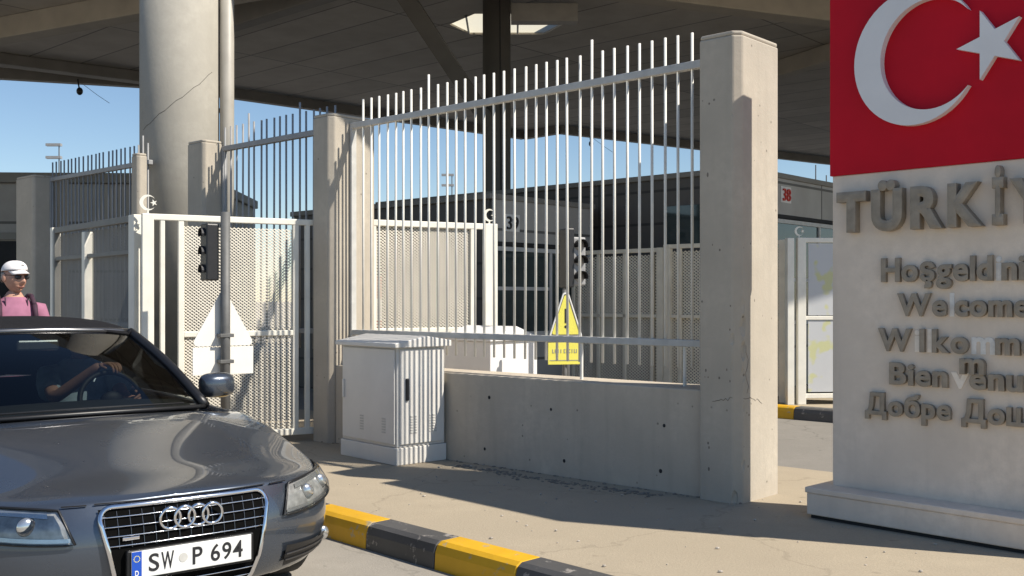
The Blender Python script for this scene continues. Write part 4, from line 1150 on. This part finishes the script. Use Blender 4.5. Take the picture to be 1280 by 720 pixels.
for sx in (1, -1):
    mb = MB(); pts = [(sx * .11, .16, 1.44), (sx * .125, .08, 1.515), (sx * .13, -.02, 1.515), (sx * .135, -.115, 1.44), (sx * .14, -.150, 1.30), (sx * .16, -.125, 1.15), (sx * .19, .02, 1.06), (sx * .13, .16, 1.05)]
    for p, q in zip(pts, pts[1:]):
        p = Vector(p); q = Vector(q)
        mb.path([p, (p + q) / 2, q], .021, 6)
    mb.build('strap', M_strap, bp_, smooth=True)

# driver
dr = thing('person', CO, CR, 'driver in a pale blue shirt with a hand on the steering wheel', 'person')
W_ = Msw @ Vector((.02, .0, .195))
hip = Vector((.37, 2.74, .66)); sh = Vector((.37, 2.86, 1.02))
V = [hip, (.37, 2.80, .84), sh, (.37, 2.84, 1.10), (.37, 2.82, 1.15), (.56, 2.82, .99), (.58, 2.55, .84), tuple(W_ + Vector((.06, .12, -.03))), (.18, 2.82, .99), (.14, 2.56, .86), tuple(W_ + Vector((-.03, .095, .035))),
     (.47, 2.70, .64), (.48, 2.26, .70), (.48, 2.05, .50), (.27, 2.70, .64), (.26, 2.26, .70), (.26, 2.05, .50)]
E = [(0, 1), (1, 2), (2, 3), (3, 4), (2, 5), (5, 6), (2, 8), (8, 9), (9, 10), (0, 11), (11, 12), (12, 13), (0, 14), (14, 15), (15, 16)]
wl = Msw @ Vector((.185, 0, -.02)) + Vector((.0, .09, .0))
V[7] = tuple(wl); E.append((6, 7))
RR = [(.15, .11), (.145, .11), (.13, .095), .056, .05, .058, .044, .03, .058, .044, .03, .085, .062, .05, .085, .062, .05]
mb = MB(); mb.addmesh(skin_mesh(V, E, RR), Matrix())
wr = Vector(V[10]); tgt = W_ - wr
fingers(mb, wr + Vector((.01, -.015, 0)), Vector((.35, -1, .08)), Vector((0, -.2, 1)), Vector((-1, -.3, 0)), 1.1, 1.0)
fingers(mb, wl, Vector((-.1, -1, .2)), Vector((.8, 0, .5)), Vector((-.3, 0, 1)), 1.0, 1.1)
HD = Matrix.Translation((.37, 2.80, 1.205)) @ Matrix.Rotation(R(-12), 4, 'Z')
head_mesh(mb, HD)
mb.build('body', M_skin, dr, smooth=True, recalc=False)
mb = MB(); loft(mb, [((.37, 2.73, .64), .175, .13), ((.37, 2.77, .75), .172, .135), ((.37, 2.80, .86), .178, .138), ((.37, 2.83, .96), .195, .135), ((.37, 2.84, 1.03), .185, .115), ((.37, 2.835, 1.07), .13, .095), ((.37, 2.83, 1.095), .085, .08)])
for sx in (1, -1): mb.path([(.37 + sx * .12, 2.83, 1.0), (.37 + sx * .19, 2.82, .985), (.37 + sx * .21 , 2.74, .94), (.37 + sx * .222, 2.66, .895)], [.07, .08, .076, .070], 16)
mb.build('shirt', M_shirtblue, dr, smooth=True, recalc=False)
mb = MB(); mb.addmesh(skin_mesh([V[0]] + [V[i] for i in (11, 12, 13, 14, 15, 16)], [(0, 1), (1, 2), (2, 3), (0, 4), (4, 5), (5, 6)], [(.16, .12), .098, .076, .062, .098, .076, .062]), Matrix())
mb.build('trousers', M_trous, dr, smooth=True, recalc=False)
mb = MB(); mb.grid(lambda u, v: HD @ Vector((.082 * math.cos(u * 2 * math.pi) * math.cos(v * math.pi / 2), .012 + .100 * math.sin(u * 2 * math.pi) * math.cos(v * math.pi / 2), .035 + .093 * math.sin(v * math.pi / 2))), 24, 8, True); mb.build('hair', simple('dark_hair', (.02, .016, .013), .7, 0, .2, 60), dr, smooth=True)
